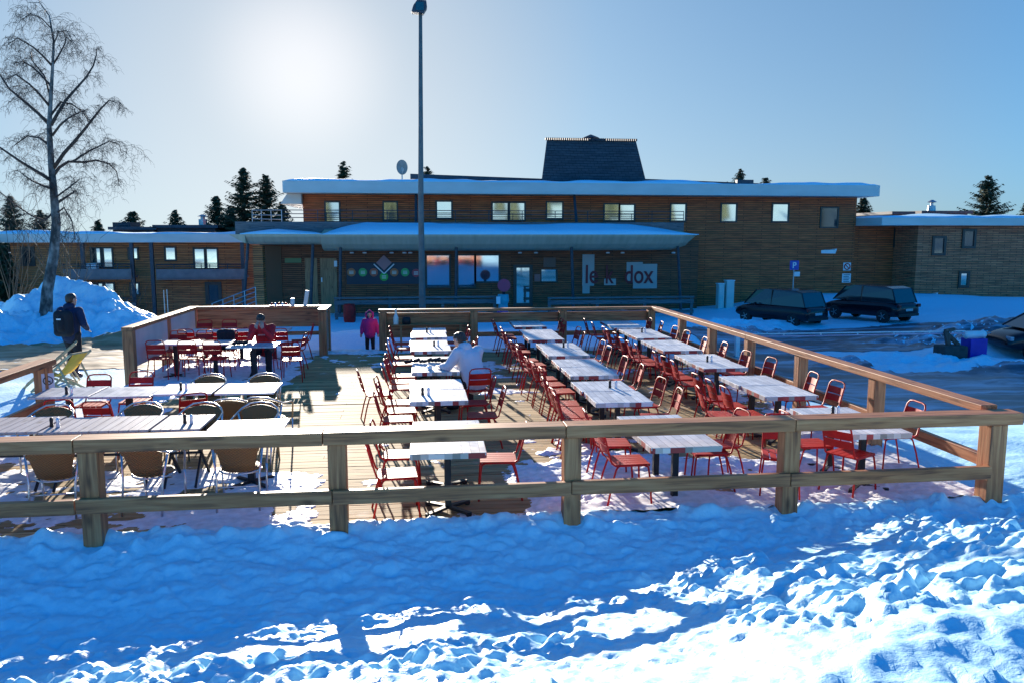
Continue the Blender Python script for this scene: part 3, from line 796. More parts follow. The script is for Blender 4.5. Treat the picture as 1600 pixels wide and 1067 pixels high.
put_wicker(-3.65, 10.75, R(184), 'wicker armchair behind the long middle slatted table, only its arch showing')
put_wicker(-2.86, 10.62, R(180), 'wicker armchair behind the right slatted table, facing the snow bank')
put_wicker(-2.13, 10.55, R(176), 'wicker armchair behind the white table near the front rail')
put_wicker(-2.62, 11.45, R(4), 'wicker armchair in front of the right end of the second table line, back towards camera')
put_wicker(-2.12, 11.5, R(-14), 'wicker armchair at the very right end of the second table line, back towards camera')
put_wicker(-3.34, 12.95, R(180), 'wicker armchair beyond the second table line, its arch left of its twin')
put_wicker(-2.47, 12.9, R(180), 'wicker armchair beyond the second table line, rightmost arch')
# red chairs among the left tables
put_chair(-4.99, 12.75, R(180), 'red metal chair beyond the left end of the second table line, by the sign post', 0)
put_chair(-4.42, 12.95, R(180), 'red metal chair beyond the second table line, below the enclosure corner post', 0)
put_chair(-4.78, 11.38, R(2), 'red metal chair on the near side of the leftmost grey table, back to camera', 0)
put_chair(-4.2, 11.20, R(-6), 'red metal chair on the near side of the second table line, second from left', 0)
put_chair(-3.25, 11.6, R(28), 'red metal chair turned askew in front of the second table line, near its middle', 0)
# slatted tables at the left front
def slat_table(label, x0, x1, y0, y1, group='slatted tables at the left front'):
    t = thing('slatted_table', label, 'table', ((x0 + x1) / 2, (y0 + y1) / 2, 0), 0, group)
    w, d = x1 - x0, y1 - y0
    s = MB(); n = max(4, round(w / .115))
    for k in range(n):
        a = -w / 2 + w * k / n; s.bb(a + .004, a + w / n - .004, -d / 2, d / 2, .725, .75)
    s.bb(-w / 2 + .03, w / 2 - .03, -d / 2 + .06, -d / 2 + .10, .70, .7245); s.bb(-w / 2 + .03, w / 2 - .03, d / 2 - .10, d / 2 - .06, .70, .7245)
    s.build('tabletop', M['slat'], t)
    for sx in (-1, 1):
        for q in (-1, 1):
            MB().bar((sx * (w / 2 - .10) , q * (d / 2 - .06), .015), (sx * (w / 2 - .10) + .0, -q * (d / 2 - .06), .70), .022 + (q > 0) * .004, .035).build('leg', M['black'], t)
    MB().bar((-(w / 2 - .1), 0, .36), (w / 2 - .1, 0, .36), .02, .03).build('stretcher', M['black'], t)
    return t
slat_table('slatted lilac-brown wooden table at the left edge of the picture, behind the front rail', -5.45, -4.43, 9.68, 10.50)
slat_table('long pale slatted wooden table behind the front rail, between the other two', -4.40, -3.17, 9.62, 10.40)
slat_table('short slatted wooden table left of the plain white one behind the front rail', -3.14, -2.58, 9.60, 10.38)
# plain tables
def plain_table(label, x0, x1, y0, y1, m, group=None):
    t = thing('bistro_table', label, 'table', ((x0 + x1) / 2, (y0 + y1) / 2, 0), 0, group)
    w, d = x1 - x0, y1 - y0
    MB().bb(-w / 2, w / 2, -d / 2, d / 2, .72, .75).build('tabletop', m, t, bevel=.005)
    MB().bb(-.04, .04, -.04, .04, .03, .72).build('column', M['black'], t)
    b = MB()
    for a in (0, 90, 180, 270):
        b.bar((0, 0, .045), (math.cos(R(a + 45)) * .3, math.sin(R(a + 45)) * .3, .03), .05, .028)
    b.build('foot', M['black'], t)
    return t
GG = 'grey plank tables in the second line on the left'
plain_table('bright white table at the right end of the slatted tables behind the front rail', -2.48, -1.6, 9.5, 10.02, M['white'])
plain_table('grey plank table farthest left in the second line, touching the sign post', -5.5, -4.68, 11.8, 12.55, M['top2'], GG)
plain_table('grey plank table second from left in the second line on the left', -4.65, -3.81, 11.72, 12.50, M['top2'], GG)
plain_table('white table third from left in the second line, with two shakers', -3.83, -3.0, 11.83, 12.66, M['white'], GG)
plain_table('white table at the right end of the second line, nothing on it', -2.94, -2.1, 11.78, 12.58, M['white'], GG)
# inside the enclosure
EG = 'tables inside the timber enclosure'
plain_table('pale table at the left of the enclosure behind three red chairs', -5.62, -4.75, 16.98 + .42, 18.1, M['top2'], EG)
plain_table('pale table in the middle of the enclosure beside the reader', -4.70, -3.98, 17.30, 18.0, M['top2'], EG)
plain_table('grey table the person in red leans on inside the enclosure', -3.92, -2.93, 16.78, 17.48, M['top2'], EG)
plain_table('farther pale table at the left back of the enclosure', -5.5, -4.7, 19.55, 20.3, M['top2'], EG)
plain_table('farther pale table in the middle back of the enclosure behind the reader', -4.65, -3.9, 19.55, 20.3, M['top2'], EG)
plain_table('farther pale table at the right back of the enclosure', -3.85, -3.1, 19.5, 20.25, M['top2'], EG)
for x, y, rz, lab in [
    (-5.37, 16.86 + .45, 0, 'red metal chair at the left front of the enclosure, back to the camera'),
    (-4.74, 16.86 + .42, 0, 'red metal chair second from left at the front of the enclosure, back to camera'),
    (-4.18, 16.86 + .25, -4, 'red metal chair left of the reader\'s table in the enclosure, back to camera'),
    (-2.62, 17.0, 3, 'red metal chair right of the reader\'s table in the enclosure, nearest the aisle'),
    (-5.40, 18.45, 180, 'red metal chair behind the left table of the enclosure, facing the camera'),
    (-4.85, 18.48, 176, 'red metal chair behind the enclosure tables, second from its left side'),
    (-4.28, 18.45, 180, 'red metal chair under the black backpack inside the enclosure'),
    (-5.32, 19.35, 0, 'red metal chair in the second enclosure line, farthest left, back to camera'),
    (-4.68, 19.35, 0, 'red metal chair in the second enclosure line, left of the black backpack'),
    (-4.05, 19.35, 4, 'red metal chair in the second enclosure line, right behind the black backpack'),
    (-3.2, 19.25, 0, 'red metal chair in the second enclosure line, right behind the reader'),
    (-2.80, 18.3, 80, 'red metal chair at the right side of the enclosure, its seat towards the reader'),
    (-5.4, 20.75, 180, 'red metal chair in the left back corner of the enclosure'),
    (-4.8, 20.8, 180, 'red metal chair at the back board of the enclosure, next to the corner one'),
    (-2.88, 20.1, 100, 'red metal chair at the right back corner of the enclosure, seen side on')]:
    put_chair(x, y, R(rz), lab, 0)

# ------------------------------------------------------------------ small things on the tables
M['glassy'] = mat('clear_shaker', (.75, .76, .78), .15, .3)
def shaker(x, y, lab, dark):
    o = MB().lathe((0, 0, 0), [(.022, 0), (.024, .01), (.018, .05), (.022, .09), (.014, .115)], 10)
    o = o.build('pepper_mill' if dark else 'salt_shaker', M['black'] if dark else M['glassy'], smooth=True)
    o.location = (x, y, .752); tag(o, lab, 'pepper mill' if dark else 'salt shaker', 'pepper mills on the tables' if dark else 'salt shakers on the tables')
for x, y, where in [(.22, 18.8, 'farthest table pair of the left-hand row'), (.34, 16.44, 'second farthest table pair of the left-hand row'), (.06, 11.3, 'second nearest table pair of the left-hand row'),
                    (2.97, 15.93, 'third farthest table pair of the middle row'), (2.86, 11.52, 'second nearest table pair of the middle row'), (5.27, 18.2, 'second farthest table pair of the rail-side row'),
                    (5.21, 13.75, 'third nearest table pair of the rail-side row'), (5.24, 9.39, 'nearest table pair of the rail-side row'), (-5.04, 11.98, 'leftmost grey table of the second line'),
                    (-3.49, 12.1, 'third table of the second line on the left'), (-4.36, 9.9, 'long slatted table behind the front rail'), (-2.83, 9.9, 'short slatted table behind the front rail')]:
    shaker(x, y, 'small dark pepper mill on the ' + where, True)
    shaker(x + .085, y - .03 if 'rail-side' not in where else y + .02, 'small pale shaker on the ' + where, False)

# black gloves and scarf on a table, backpack etc. come with the people
import sys
def capsule(mb, p0, r0, p1, r1, n=14, k=5):
    p0, p1 = Vector(p0), Vector(p1); d = p1 - p0; L = d.length
    if L < 1e-6: d = Vector((0, 0, 1)); L = 0
    d = d.normalized(); a = Vector((0, 0, 1)) if abs(d.z) < .9 else Vector((1, 0, 0)); x = d.cross(a).normalized(); y = d.cross(x)
    rings = []
    for i in range(k): th = -PI / 2 + PI / 2 * i / k; rings.append((p0 + d * r0 * math.sin(th), r0 * math.cos(th)))
    rings.append((p0, r0)); rings.append((p1, r1))
    for i in range(1, k + 1): th = PI / 2 * i / k; rings.append((p1 + d * r1 * math.sin(th), r1 * math.cos(th)))
    vs = []; fs_ = []
    for c, r in rings:
        for j in range(n):
            t = 2 * PI * j / n; vs.append(c + (x * math.cos(t) + y * math.sin(t)) * max(r, 1e-4))
    for i in range(len(rings) - 1):
        for j in range(n):
            j2 = (j + 1) % n; fs_.append((i * n + j, i * n + j2, (i + 1) * n + j2, (i + 1) * n + j))
    fs_.append(tuple(range(n))); fs_.append(tuple((len(rings) - 1) * n + j for j in range(n)))
    mb.add(vs, fs_)
def blob(name, caps, m, parent=None, vox=.014, sm=6, wrinkle=0):
    mb = MB()
    for c in caps: capsule(mb, *c)
    o = mb.build(name, m, parent, smooth=True)
    r = o.modifiers.new('remesh', 'REMESH'); r.mode = 'VOXEL'; r.voxel_size = vox; r.use_smooth_shade = True
    s = o.modifiers.new('smooth', 'SMOOTH'); s.iterations = sm; s.factor = .5
    if wrinkle:
        tx = bpy.data.textures.new(name + '_folds', 'CLOUDS'); tx.noise_scale = .09
        d = o.modifiers.new('folds', 'DISPLACE'); d.texture = tx; d.strength = wrinkle; d.mid_level = .5
    return o
M['skin'] = noisy('skin', [(.3, (.42, .24, .17)), (.7, (.55, .34, .25))], nscale=9, rough=.5)
M['hair'] = noisy('dark_hair', [(.3, (.02, .012, .008)), (.7, (.07, .04, .025))], scale=(1, 1, .3), nscale=40, rough=.5, bump_s=.6, bump_d=.01)
def cloth(name, c, k=1.25, r=.8): return noisy(name, [(.3, c), (.7, tuple(min(1, x * k) for x in c))], nscale=6, rough=r, bump_s=.3, bump_d=.01)
M['navy'] = cloth('navy_jacket', (.006, .016, .055)); M['blackc'] = cloth('black_cloth', (.008, .008, .012)); M['redc'] = cloth('red_jumper', (.42, .012, .018))
M['whitec'] = cloth('white_jacket', (.60, .60, .66), 1.1); M['pink'] = cloth('pink_coat', (.50, .02, .16)); M['boot'] = cloth('ski_boot', (.04, .015, .03), 1.5, .35)
M['eye'] = mat('eye_dark', (.01, .008, .008), .2)
def lerp(a, b, t): return tuple(a[i] + (b[i] - a[i]) * t for i in range(3))
def hand_caps(w, d, up, s=1.0, curl=.5):
    # w wrist, d direction of the hand, up = palm side normal
    w = Vector(w); d = Vector(d).normalized(); n = Vector(up).normalized(); x = d.cross(n).normalized(); caps = []
    pe = w + d * .085 * s
    for k in (-1.2, -.4, .4, 1.2): caps.append((tuple(w + x * k * .012 * s), .016 * s, tuple(pe + x * k * .018 * s), .0135 * s))
    for k, L in ((-1.5, .062), (-.5, .078), (.5, .082), (1.5, .072)):
        a = pe + x * k * .019 * s; b = a + (d * (1 - curl * .3) + n * curl * .5).normalized() * L * .5 * s; c = b + (d * (1 - curl) + n * curl).normalized() * L * .5 * s
        caps += [(tuple(a), .0095 * s, tuple(b), .0088 * s), (tuple(b), .0088 * s, tuple(c), .0075 * s)]
    a = w + d * .03 * s + x * .028 * s; b = a + (d + x * .8 + n * .3).normalized() * .035 * s; c = b + (d + n * .3).normalized() * .03 * s
    caps += [(tuple(a), .012 * s, tuple(b), .011 * s), (tuple(b), .011 * s, tuple(c), .009 * s)]
    return caps
def head_caps(h, fwd, s=1.0, up=(0, 0, 1)):
    h = Vector(h); f = Vector(fwd).normalized(); u = Vector(up).normalized(); f = (f - u * f.dot(u)).normalized(); x = f.cross(u)
    P = lambda a, b, c: tuple(h + (x * a + f * b + u * c) * s)
    return [(P(0, -.02, .03), .088 * s, P(0, .015, .035), .084 * s), (P(0, .02, -.01), .074 * s, P(0, .045, -.075), .048 * s), (P(0, .07, -.10), .028 * s, P(0, .05, -.06), .04 * s),
            (P(0, .092, .01), .010 * s, P(0, .112, -.025), .015 * s), (P(-.022, .085, -.062), .012 * s, P(.022, .085, -.062), .012 * s),
            (P(-.086, -.005, .02), .012 * s, P(-.084, -.008, -.02), .013 * s), (P(.086, -.005, .02), .012 * s, P(.084, -.008, -.02), .013 * s)], P
def person(label, loc, rz, J, mats, s=1.0, hood=False, hands=None, neck_up=(0, 0, 1), face=(0, 1, 0), hair='short', fat=1.0):
    """J: pelvis chest neck head, sh(L,R) el wr, hip kn an toe; +Y is where the person faces"""
    top, legs, shoe = mats
    caps, P = head_caps(J['head'], face, s, neck_up)
    caps.append((J['neck'], .052 * s, lerp(J['neck'], J['head'], .6), .055 * s))
    q = []
    q += [(J['pelvis'], .125 * s, J['chest'], .13 * s), (J['chest'], .13 * s, J['neck'], .06 * s)]
    for i in (0, 1):
        sh, el, wr = J['sh'][i], J['el'][i], J['wr'][i]; hp, kn, an, to = J['hip'][i], J['kn'][i], J['an'][i], J['toe'][i]
        q += [(J['chest'], .10 * s, sh, .058 * s), (sh, .055 * s, el, .042 * s), (el, .042 * s, wr, .027 * s), (J['pelvis'], .10 * s, hp, .09 * s), (hp, .088 * s, kn, .058 * s), (kn, .056 * s, an, .038 * s), (an, .04 * s, to, .032 * s)]
        hd = hands[i] if hands else ((Vector(wr) - Vector(el)).normalized(), Vector((0, 1, 0)), .5)
        caps += hand_caps(Vector(wr) - Vector(hd[0]).normalized() * .0, hd[0], hd[1], s, hd[2])
    o = blob('person', q + caps, M['skin'], None, .0065 * max(s, .8), 2)
    o.location = loc; o.rotation_euler = (0, 0, rz); tag(o, label, 'person')
    j = [(J['pelvis'], .165 * s * fat, J['chest'], .175 * s * fat), (J['chest'], .165 * s * fat, J['neck'], .085 * s), (lerp(J['pelvis'], J['chest'], .02), .17 * s * fat, lerp(J['hip'][0], J['hip'][1], .5), .165 * s * fat)]
    for i in (0, 1):
        sh, el, wr = J['sh'][i], J['el'][i], J['wr'][i]
        j += [(J['chest'], .14 * s * fat, sh, .088 * s * fat), (sh, .086 * s * fat, el, .066 * s * fat), (el, .066 * s * fat, lerp(el, wr, .93), .044 * s * fat)]
    if hood: j += [(lerp(J['neck'], J['head'], .1), .10 * s, (J['neck'][0], J['neck'][1] - .09 * s, J['neck'][2] + .02 * s), .085 * s)]
    blob('jacket', j, top, o, .011, 4, .012 * s)
    l = []
    for i in (0, 1):
        hp, kn, an, to = J['hip'][i], J['kn'][i], J['an'][i], J['toe'][i]
        l += [(J['pelvis'], .135 * s, hp, .115 * s), (hp, .11 * s, kn, .08 * s), (kn, .08 * s, lerp(kn, an, .92), .062 * s)]
    blob('trousers', l, legs, o, .011, 4, .01 * s)
    for i in (0, 1):
        an, to = J['an'][i], J['toe'][i]
        a2 = Vector(an) + (Vector(J['kn'][i]) - Vector(an)).normalized() * .14 * s
        blob('boot', [(an, .068 * s, to, .055 * s), (an, .068 * s, tuple(a2), .07 * s), ((an[0] * 1, an[1] - .03 * s, an[2] - .01), .06 * s, (to[0], to[1], to[2] - .005), .05 * s)], shoe, o, .011, 2)
    hc = [(P(0, -.035, .045), .095 * s, P(0, .0, .055), .09 * s), (P(0, -.05, .0), .082 * s, P(0, -.035, .04), .09 * s)]
    if hair == 'long': hc += [(P(0, -.06, -.02), .08 * s, P(0, -.06, -.10), .06 * s), (P(-.06, -.01, .02), .04 * s, P(-.07, -.01, -.09), .03 * s), (P(.06, -.01, .02), .04 * s, P(.07, -.01, -.09), .03 * s)]
    if hair == 'hood': pass
    blob('hair', hc, M['hair'], o, .008, 2, .012 * s)
    e = MB()
    for sx in (-1, 1): capsule(e, P(sx * .031, .082, .012), .011 * s, P(sx * .033, .084, .012), .011 * s, 8, 3)
    for sx in (-1, 1): capsule(e, P(sx * .018, .094, .034), .005 * s, P(sx * .048, .082, .034), .004 * s, 6, 2)
    e.build('eyes', M['eye'], o)
    e = MB(); capsule(e, P(-.02, .098, -.063), .005 * s, P(.02, .098, -.063), .005 * s, 6, 2); e.build('mouth', mat('lips', (.30, .09, .08), .5), o)
    return o
# standing walker with backpack, seen from behind
zg = T1(-7.66, 18.6)
person('person walking away in a dark navy jacket and ski boots on the left path', (-7.62, 18.55, zg + .06), R(-12),
       dict(pelvis=(0, 0, .98), chest=(0, .03, 1.34), neck=(0, .03, 1.52), head=(.02, .07, 1.69), sh=[(-.20, .02, 1.44), (.20, .02, 1.44)], el=[(-.30, -.02, 1.17), (.33, -.03, 1.17)],
            wr=[(-.24, .22, 1.02), (.26, .20, 1.03)], hip=[(-.10, 0, .93), (.10, 0, .93)], kn=[(-.12, .16, .53), (.13, .02, .50)], an=[(-.12, .02, .14), (.14, -.20, .10)], toe=[(-.13, .19, .06), (.17, -.03, .03)]),
       (M['navy'], M['blackc'], M['boot']), 1.04, hood=True, face=(.35, 1, -.1), fat=1.12)
bp_ = blob('backpack', [((-.12, 0, 0), .10, (.12, 0, 0), .10), ((-.12, 0, .38), .09, (.12, 0, .38), .09), ((-.12, 0, 0), .10, (-.12, 0, .38), .09), ((.12, 0, 0), .10, (.12, 0, .38), .09), ((0, -.06, .1), .10, (0, -.05, .3), .09), ((0, 0, .1), .12, (0, 0, .3), .1)], M['blackc'], None, .012, 3, .01)
bp_.location = (-7.66, 18.31, zg + 1.07); bp_.rotation_euler = (0, 0, R(-12)); tag(bp_, 'black backpack on the back of the person walking on the left', 'backpack')
MB().bb(-.05, .05, -.162, -.155, .28, .31).build('badge', M['white'], bp_)
# reader in red, facing the camera, elbows on the table and hands to the face
red_p = person('person in a red jumper seated in the enclosure, head bowed over both hands', (-3.36, 17.98, 0), PI,
       dict(pelvis=(0, 0, .55), chest=(0, .14, .93), neck=(0, .22, 1.10), head=(0, .33, 1.20), sh=[(-.20, .17, 1.03), (.20, .17, 1.03)], el=[(-.22, .42, .83), (.22, .42, .83)],
            wr=[(-.07, .50, 1.04), (.07, .50, 1.04)], hip=[(-.10, .02, .53), (.10, .02, .53)], kn=[(-.16, .46, .52), (.16, .46, .52)], an=[(-.15, .42, .10), (.15, .46, .10)], toe=[(-.17, .58, .05), (.17, .62, .05)]),
       (M['redc'], M['blackc'], M['blackc']), .98, face=(0, 1, -.75), neck_up=(0, .62, .78), hands=[((.15, -.25, 1), (.3, -1, 0), .5), ((-.15, -.25, 1), (-.3, -1, 0), .5)])
MB().lathe((-.245, .27, .97), [(.0, 0), (.03, .0), (.03, .006), (0, .006)], 12, 'X').build('sleeve_patch', M['white'], red_p)
tx_ = MB()
for k in range(5): tx_.bb(-.075 + k * .032, -.052 + k * .032, .305, .312, .87, .90)
tx_.build('chest_print', mat('faded_print', (.6, .35, .33), .7), red_p)
put_chair(-3.36, 18.05, PI, 'red metal chair the reader in the red jumper sits on', 0)
bk2 = blob('backpack', [((-.11, 0, .05), .10, (.11, 0, .05), .10), ((-.11, 0, .33), .09, (.11, 0, .33), .09), ((-.1, 0, 0.05), .10, (-.1, 0, .33), .09), ((.1, 0, .05), .10, (.1, 0, .33), .09), ((0, 0, .05), .1, (0, 0, .33), .1)], M['blackc'], None, .012, 3, .01)
bk2.location = (-4.28, 18.42, .52); bk2.rotation_euler = (0, 0, R(5)); tag(bk2, 'black backpack standing on a chair left of the person in red', 'backpack')
# white jacket, seen from behind
put_chair(.98, 13.25, R(8), 'red metal chair the person in the white jacket sits on, its back to the camera', 0)
person('person in a white jacket seated at the left-hand row, bending over the table', (.97, 13.32, 0), R(24),
       dict(pelvis=(0, 0, .56), chest=(-.06, .14, .93), neck=(-.10, .22, 1.12), head=(-.15, .30, 1.24), sh=[(-.25, .15, 1.05), (.13, .17, 1.05)], el=[(-.42, .20, .83), (.22, .38, .84)],
            wr=[(-.42, .45, .80), (.0, .56, .82)], hip=[(-.10, .02, .54), (.10, .02, .54)], kn=[(-.18, .44, .52), (.12, .46, .52)], an=[(-.18, .42, .10), (.12, .45, .10)], toe=[(-.2, .58, .05), (.13, .61, .05)]),
       (M['whitec'], M['blackc'], M['blackc']), 1.02, hood=True, face=(-.5, 1, -.45), neck_up=(-.1, .35, .9), fat=1.2)
blob('scarf', [((-.05, -.01, 0), .06, (.06, .0, .02), .06), ((-.06, .05, .0), .05, (.05, .09, .03), .045)], M['blackc'], None, .01, 2).location = (.80, 13.50, 1.15)
tag(bpy.data.objects['scarf'], 'dark collar scarf around the neck of the person in the white jacket', 'scarf')
# child
person('child in a pink hooded coat standing beyond the gap in the back fence', (-1.28, 21.75, T1(-1.28, 21.75)), PI,
       dict(pelvis=(0, 0, .56), chest=(0, 0, .78), neck=(0, 0, .89), head=(0, .02, 1.02), sh=[(-.13, 0, .84), (.13, 0, .84)], el=[(-.20, .0, .67), (.20, 0, .67)], wr=[(-.22, .06, .52), (.22, .06, .52)],
            hip=[(-.06, 0, .52), (.06, 0, .52)], kn=[(-.075, .02, .30), (.075, .02, .30)], an=[(-.08, 0, .07), (.08, 0, .07)], toe=[(-.085, .1, .035), (.085, .1, .035)]),
       (M['pink'], M['blackc'], M['blackc']), .72, hood=True, hair='long', fat=1.35)
kid = [o for o in bpy.data.objects if o.get('label', '').startswith('child in a pink')][0]
blob('hood', [((-.075, -.03, .96), .042, (-.08, -.02, 1.06), .036), ((.075, -.03, .96), .042, (.08, -.02, 1.06), .036), ((-.08, -.02, 1.06), .036, (0, -.02, 1.125), .036), ((.08, -.02, 1.06), .036, (0, -.02, 1.125), .036), ((0, -.07, .95), .08, (0, -.055, 1.06), .075)], M['pink'], kid, .009, 3)
# dark knitwear on the tables
def heap(name, label, x, y, n, l, m, cat, seed):
    r = random.Random(seed); caps = []
    for k in range(n):
        a = -l / 2 + l * k / max(1, n - 1); yy = r.uniform(-.05, .05)
        caps.append(((a, yy, .03), r.uniform(.025, .04), (a + r.uniform(.03, .08), yy + r.uniform(-.06, .06), r.uniform(.03, .06)), r.uniform(.025, .035)))
    o = blob(name, caps, m, None, .008, 2, .01); o.location = (x, y, .755); tag(o, label, cat); return o
heap('gloves', 'black gloves lying at the left of the table beside the white jacket', -.05, 14.25, 6, .32, M['blackc'], 'gloves', 1)
heap('woollen_hat', 'black scarf and hat heaped right of the gloves on the same table', .38, 14.3, 7, .36, M['blackc'], 'hat', 2)
heap('gloves', 'dark gloves and helmet strap on the table left of the person in red', -3.72, 17.15, 7, .26, M['blackc'], 'gloves', 3)
o = MB().lathe((0, 0, 0), [(.04, 0), (.045, .01), (.045, .05), (.035, .06)], 14).build('ashtray', M['glassy'], smooth=True); o.location = (.2, 13.55, .752); tag(o, 'small glass ashtray near the front edge of the table beside the white jacket', 'ashtray')

# ------------------------------------------------------------------ things on the back shelf
shf = thing('serving_shelf', 'narrow serving shelf along the inside of the back fence', 'shelf', (.25, 20.86, 0))
MB().bb(-.9, 1.05, -.12, .12, .70, .73).build('shelf_board', M['wx'], shf)
for x in (-.7, .85): MB().bb(x, x + .05, -.1, .12, .0, .70).build('leg', M['wz'], shf)
o = MB().lathe((0, 0, 0), [(.05, 0), (.052, .02), (.052, .12), (.02, .19), (.018, .26), (.022, .27)], 12).build('bottle', mat('cream_bottle', (.8, .78, .66), .3), smooth=True); o.location = (-.55, 20.85, .73); o.scale = (1.3, 1.3, 1.5); tag(o, 'pale squeeze bottle on the shelf behind the left-hand row', 'bottle')
o = MB().lathe((0, 0, 0), [(.09, 0), (.11, .02), (.11, .17), (.09, .19)], 14).build('cooking_pot', M['black'], smooth=True); o.location = (-.28, 20.83, .73); tag(o, 'black pot beside the pale bottle on the back shelf', 'pot')
o = MB().lathe((0, 0, 0), [(.05, 0), (.055, .1), (.05, .2), (.05, .21)], 12).build('cream_jar', mat('cream_jar', (.8, .78, .68), .4), smooth=True); o.location = (-3.25, 21.45, 1.178); tag(o, 'cream jar on the enclosure\'s back rail', 'jar')
o = MB().box((0, 0, .2), (.10, .03, .42), Matrix.Rotation(R(10), 3, 'Y')).build('menu_card', mat('menu_card', (.8, .76, .62), .5)); o.location = (-2.92, 21.62, 1.17); tag(o, 'tall cream menu card leaning on the enclosure\'s back rail', 'menu card')
tr = thing('condiment_tray', 'tray of small jars on the enclosure\'s back rail', 'tray', (-3.45, 21.62, 1.176))
MB().bb(-.42, .1, -.09, .09, 0, .02).build('tray_base', M['galv'], tr)
for k in range(5): MB().lathe((-.36 + k * .09, 0, .02), [(.025, 0), (.028, .03), (.02, .07)], 8).build('jar', M['white'] if k % 2 else M['red'], tr, smooth=True)

# ------------------------------------------------------------------ main building
VW, VG, VFAS = 51.5, 50.3, 50.0
mbd = thing('lodge_building', 'two storey wood clad lodge with a flat grey roof and snowy canopy over its bar', 'building', (10, VW, -1.6))
def bpart(name, mb, m, parent=None, smooth=False, bevel=0, label=None):
    # geometry is given in world coordinates; shift into the thing's frame
    par = parent or mbd; root = par
    off = Vector((0, 0, 0)); r = par
    while r is not None: off += Vector(r.location); r = r.parent
    mb.v = [(x - off.x, y - off.y, z - off.z) for x, y, z in mb.v]
    return tag(mb.build(name, m, par, smooth, bevel), label)
uL, uR = U(475, VW), U(1336, VW)
zr = Z(303, VW, 600)
bpart('upper_wall', MB().bb(uL, uR, VW, VW + 11, -2.6, zr), M['clad'])
ug0, ug1 = U(397, VG), U(1092, VG)
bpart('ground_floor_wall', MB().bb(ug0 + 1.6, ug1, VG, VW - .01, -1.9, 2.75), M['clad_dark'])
# flat roof with deep fascia
fx0, fx1 = U(441, VFAS, 285), U(1375, VFAS, 297)
zt = Z(284, VFAS, 620)
fa = MB(); fa.bb(fx0, fx1, VFAS, VW + 13, zt - .72, zt)
fa.prism([(fx0 + .1, zt - .725), (uL - .02, zt - .725), (uL - .02, zt - 1.35), (uL - 1.3, zt - 1.35)], VFAS + 1.0, VW + 12)
bpart('roof', fa, M['fascia'], bevel=.02)
def snowcap(name, x0, x1, y0, y1, z0, amp, seed, parent, sc=.6, step=.3, base=.05):
    xs = np.arange(x0, x1 + step, step); ys = np.linspace(y0, y1, max(4, int((y1 - y0) / .5)))
    XX, YY = np.meshgrid(xs, ys)
    e = np.clip(np.minimum(np.minimum(XX - x0, x1 + .001 - XX) / .8, np.minimum(YY - y0, y1 - YY) / .5 + .3), 0, 1)
    zf = z0 + base * e + amp * np.clip(fbm(XX * sc * .5, YY * sc * .3, seed, 3) - .32, 0, 1) * 2 * e
    off = Vector(parent.location) 
    b = MB(); ny, nx = XX.shape
    vs_ = [(XX[i, j] - off.x, YY[i, j] - off.y, zf[i, j] - off.z) for i in range(ny) for j in range(nx)] + [(XX[i, j] - off.x, YY[i, j] - off.y, z0 - .02 - off.z) for i in range(ny) for j in range(nx)]
    fs_ = []; N = nx * ny
    for i in range(ny - 1):
        for j in range(nx - 1):
            a = i * nx + j; fs_.append((a, a + 1, a + nx + 1, a + nx))
    for j in range(nx - 1): fs_.append((j, N + j, N + j + 1, j + 1))
    for i in range(ny - 1): fs_.append((i * nx, (i + 1) * nx, N + (i + 1) * nx, N + i * nx)); a = i * nx + nx - 1; fs_.append((a, N + a, N + a + nx, a + nx))
    b.add(vs_, fs_)
    return b.build(name, M['snow'], parent, smooth=True)
snowcap('roof_snow', fx0 + .1, fx1 - .1, VFAS + .05, VW + 12, zt + .005, .28, 4, mbd)
# windows
def window(par, x0, y0, x1, y1, v, frame=M['frame'], pane=None, fw=.10, door=False, proud=.05):
    a, zt_ = PV(x0, y0, v); b, zb_ = PV(x1, y1, v)
    f = MB(); f.bb(a - fw, b + fw, v - proud, v + .02, zt_, zt_ + fw); f.bb(a - fw, b + fw, v - proud, v + .02, zb_ - fw, zb_); f.bb(a - fw, a, v - proud, v + .02, zb_, zt_); f.bb(b, b + fw, v - proud, v + .02, zb_, zt_)
    fo = bpart('door' if door else 'window', f, frame, par)
    bpart('pane', MB().bb(a, b, v - .02, v + .015, zb_, zt_), pane or M['glass'], fo)
    return fo
for r_ in [(509, 317, 530, 346), (600, 317, 620, 344), (683, 316, 705, 341), (770, 318, 793, 344), (797, 318, 819, 344), (855, 317, 878, 342), (945, 320, 966, 345), (969, 321, 990, 345),
           (1049, 320, 1070, 345), (1128, 320, 1149, 346), (1208, 320, 1230, 346), (1284, 326, 1307, 355)]:
    window(mbd, *r_, VW, proud=.06, pane=M['glass'] if r_[0] < 1250 else M['glass_dark'])
# chimney block: tapering shingled tower
VC = 54.0
cx0, cz0 = PV(845, 286, VC); cx1, _ = PV(1012, 286, VC); tx0, tz = PV(857, 217, VC); tx1, _ = PV(998, 217, VC)
ch = MB(); D0, D1 = 7.0, 5.6
b0 = zt - .02
vs_ = [(cx0, VC, b0), (cx1, VC, b0), (cx1, VC + D0, b0), (cx0 + 1.9, VC + D0, b0), (tx0, VC + .7, tz), (tx1, VC + .7, tz), (tx1, VC + .7 + D1, tz), (tx0 + 1.9, VC + .7 + D1, tz)]
ch.add(vs_, [(0, 1, 2, 3), (4, 5, 6, 7), (0, 1, 5, 4), (1, 2, 6, 5), (2, 3, 7, 6), (3, 0, 4, 7)])
tow = bpart('chimney', ch, M['slate'])
rg = MB(); n = 44
for k in range(n):
    a = tx0 - .1 + (tx1 - tx0 + .2) * k / n; rg.bb(a, a + (tx1 - tx0) / n * .7, VC + .55, VC + .9, tz - .02, tz + .13)
bpart('ridge_cap', rg, M['slate'], tow)
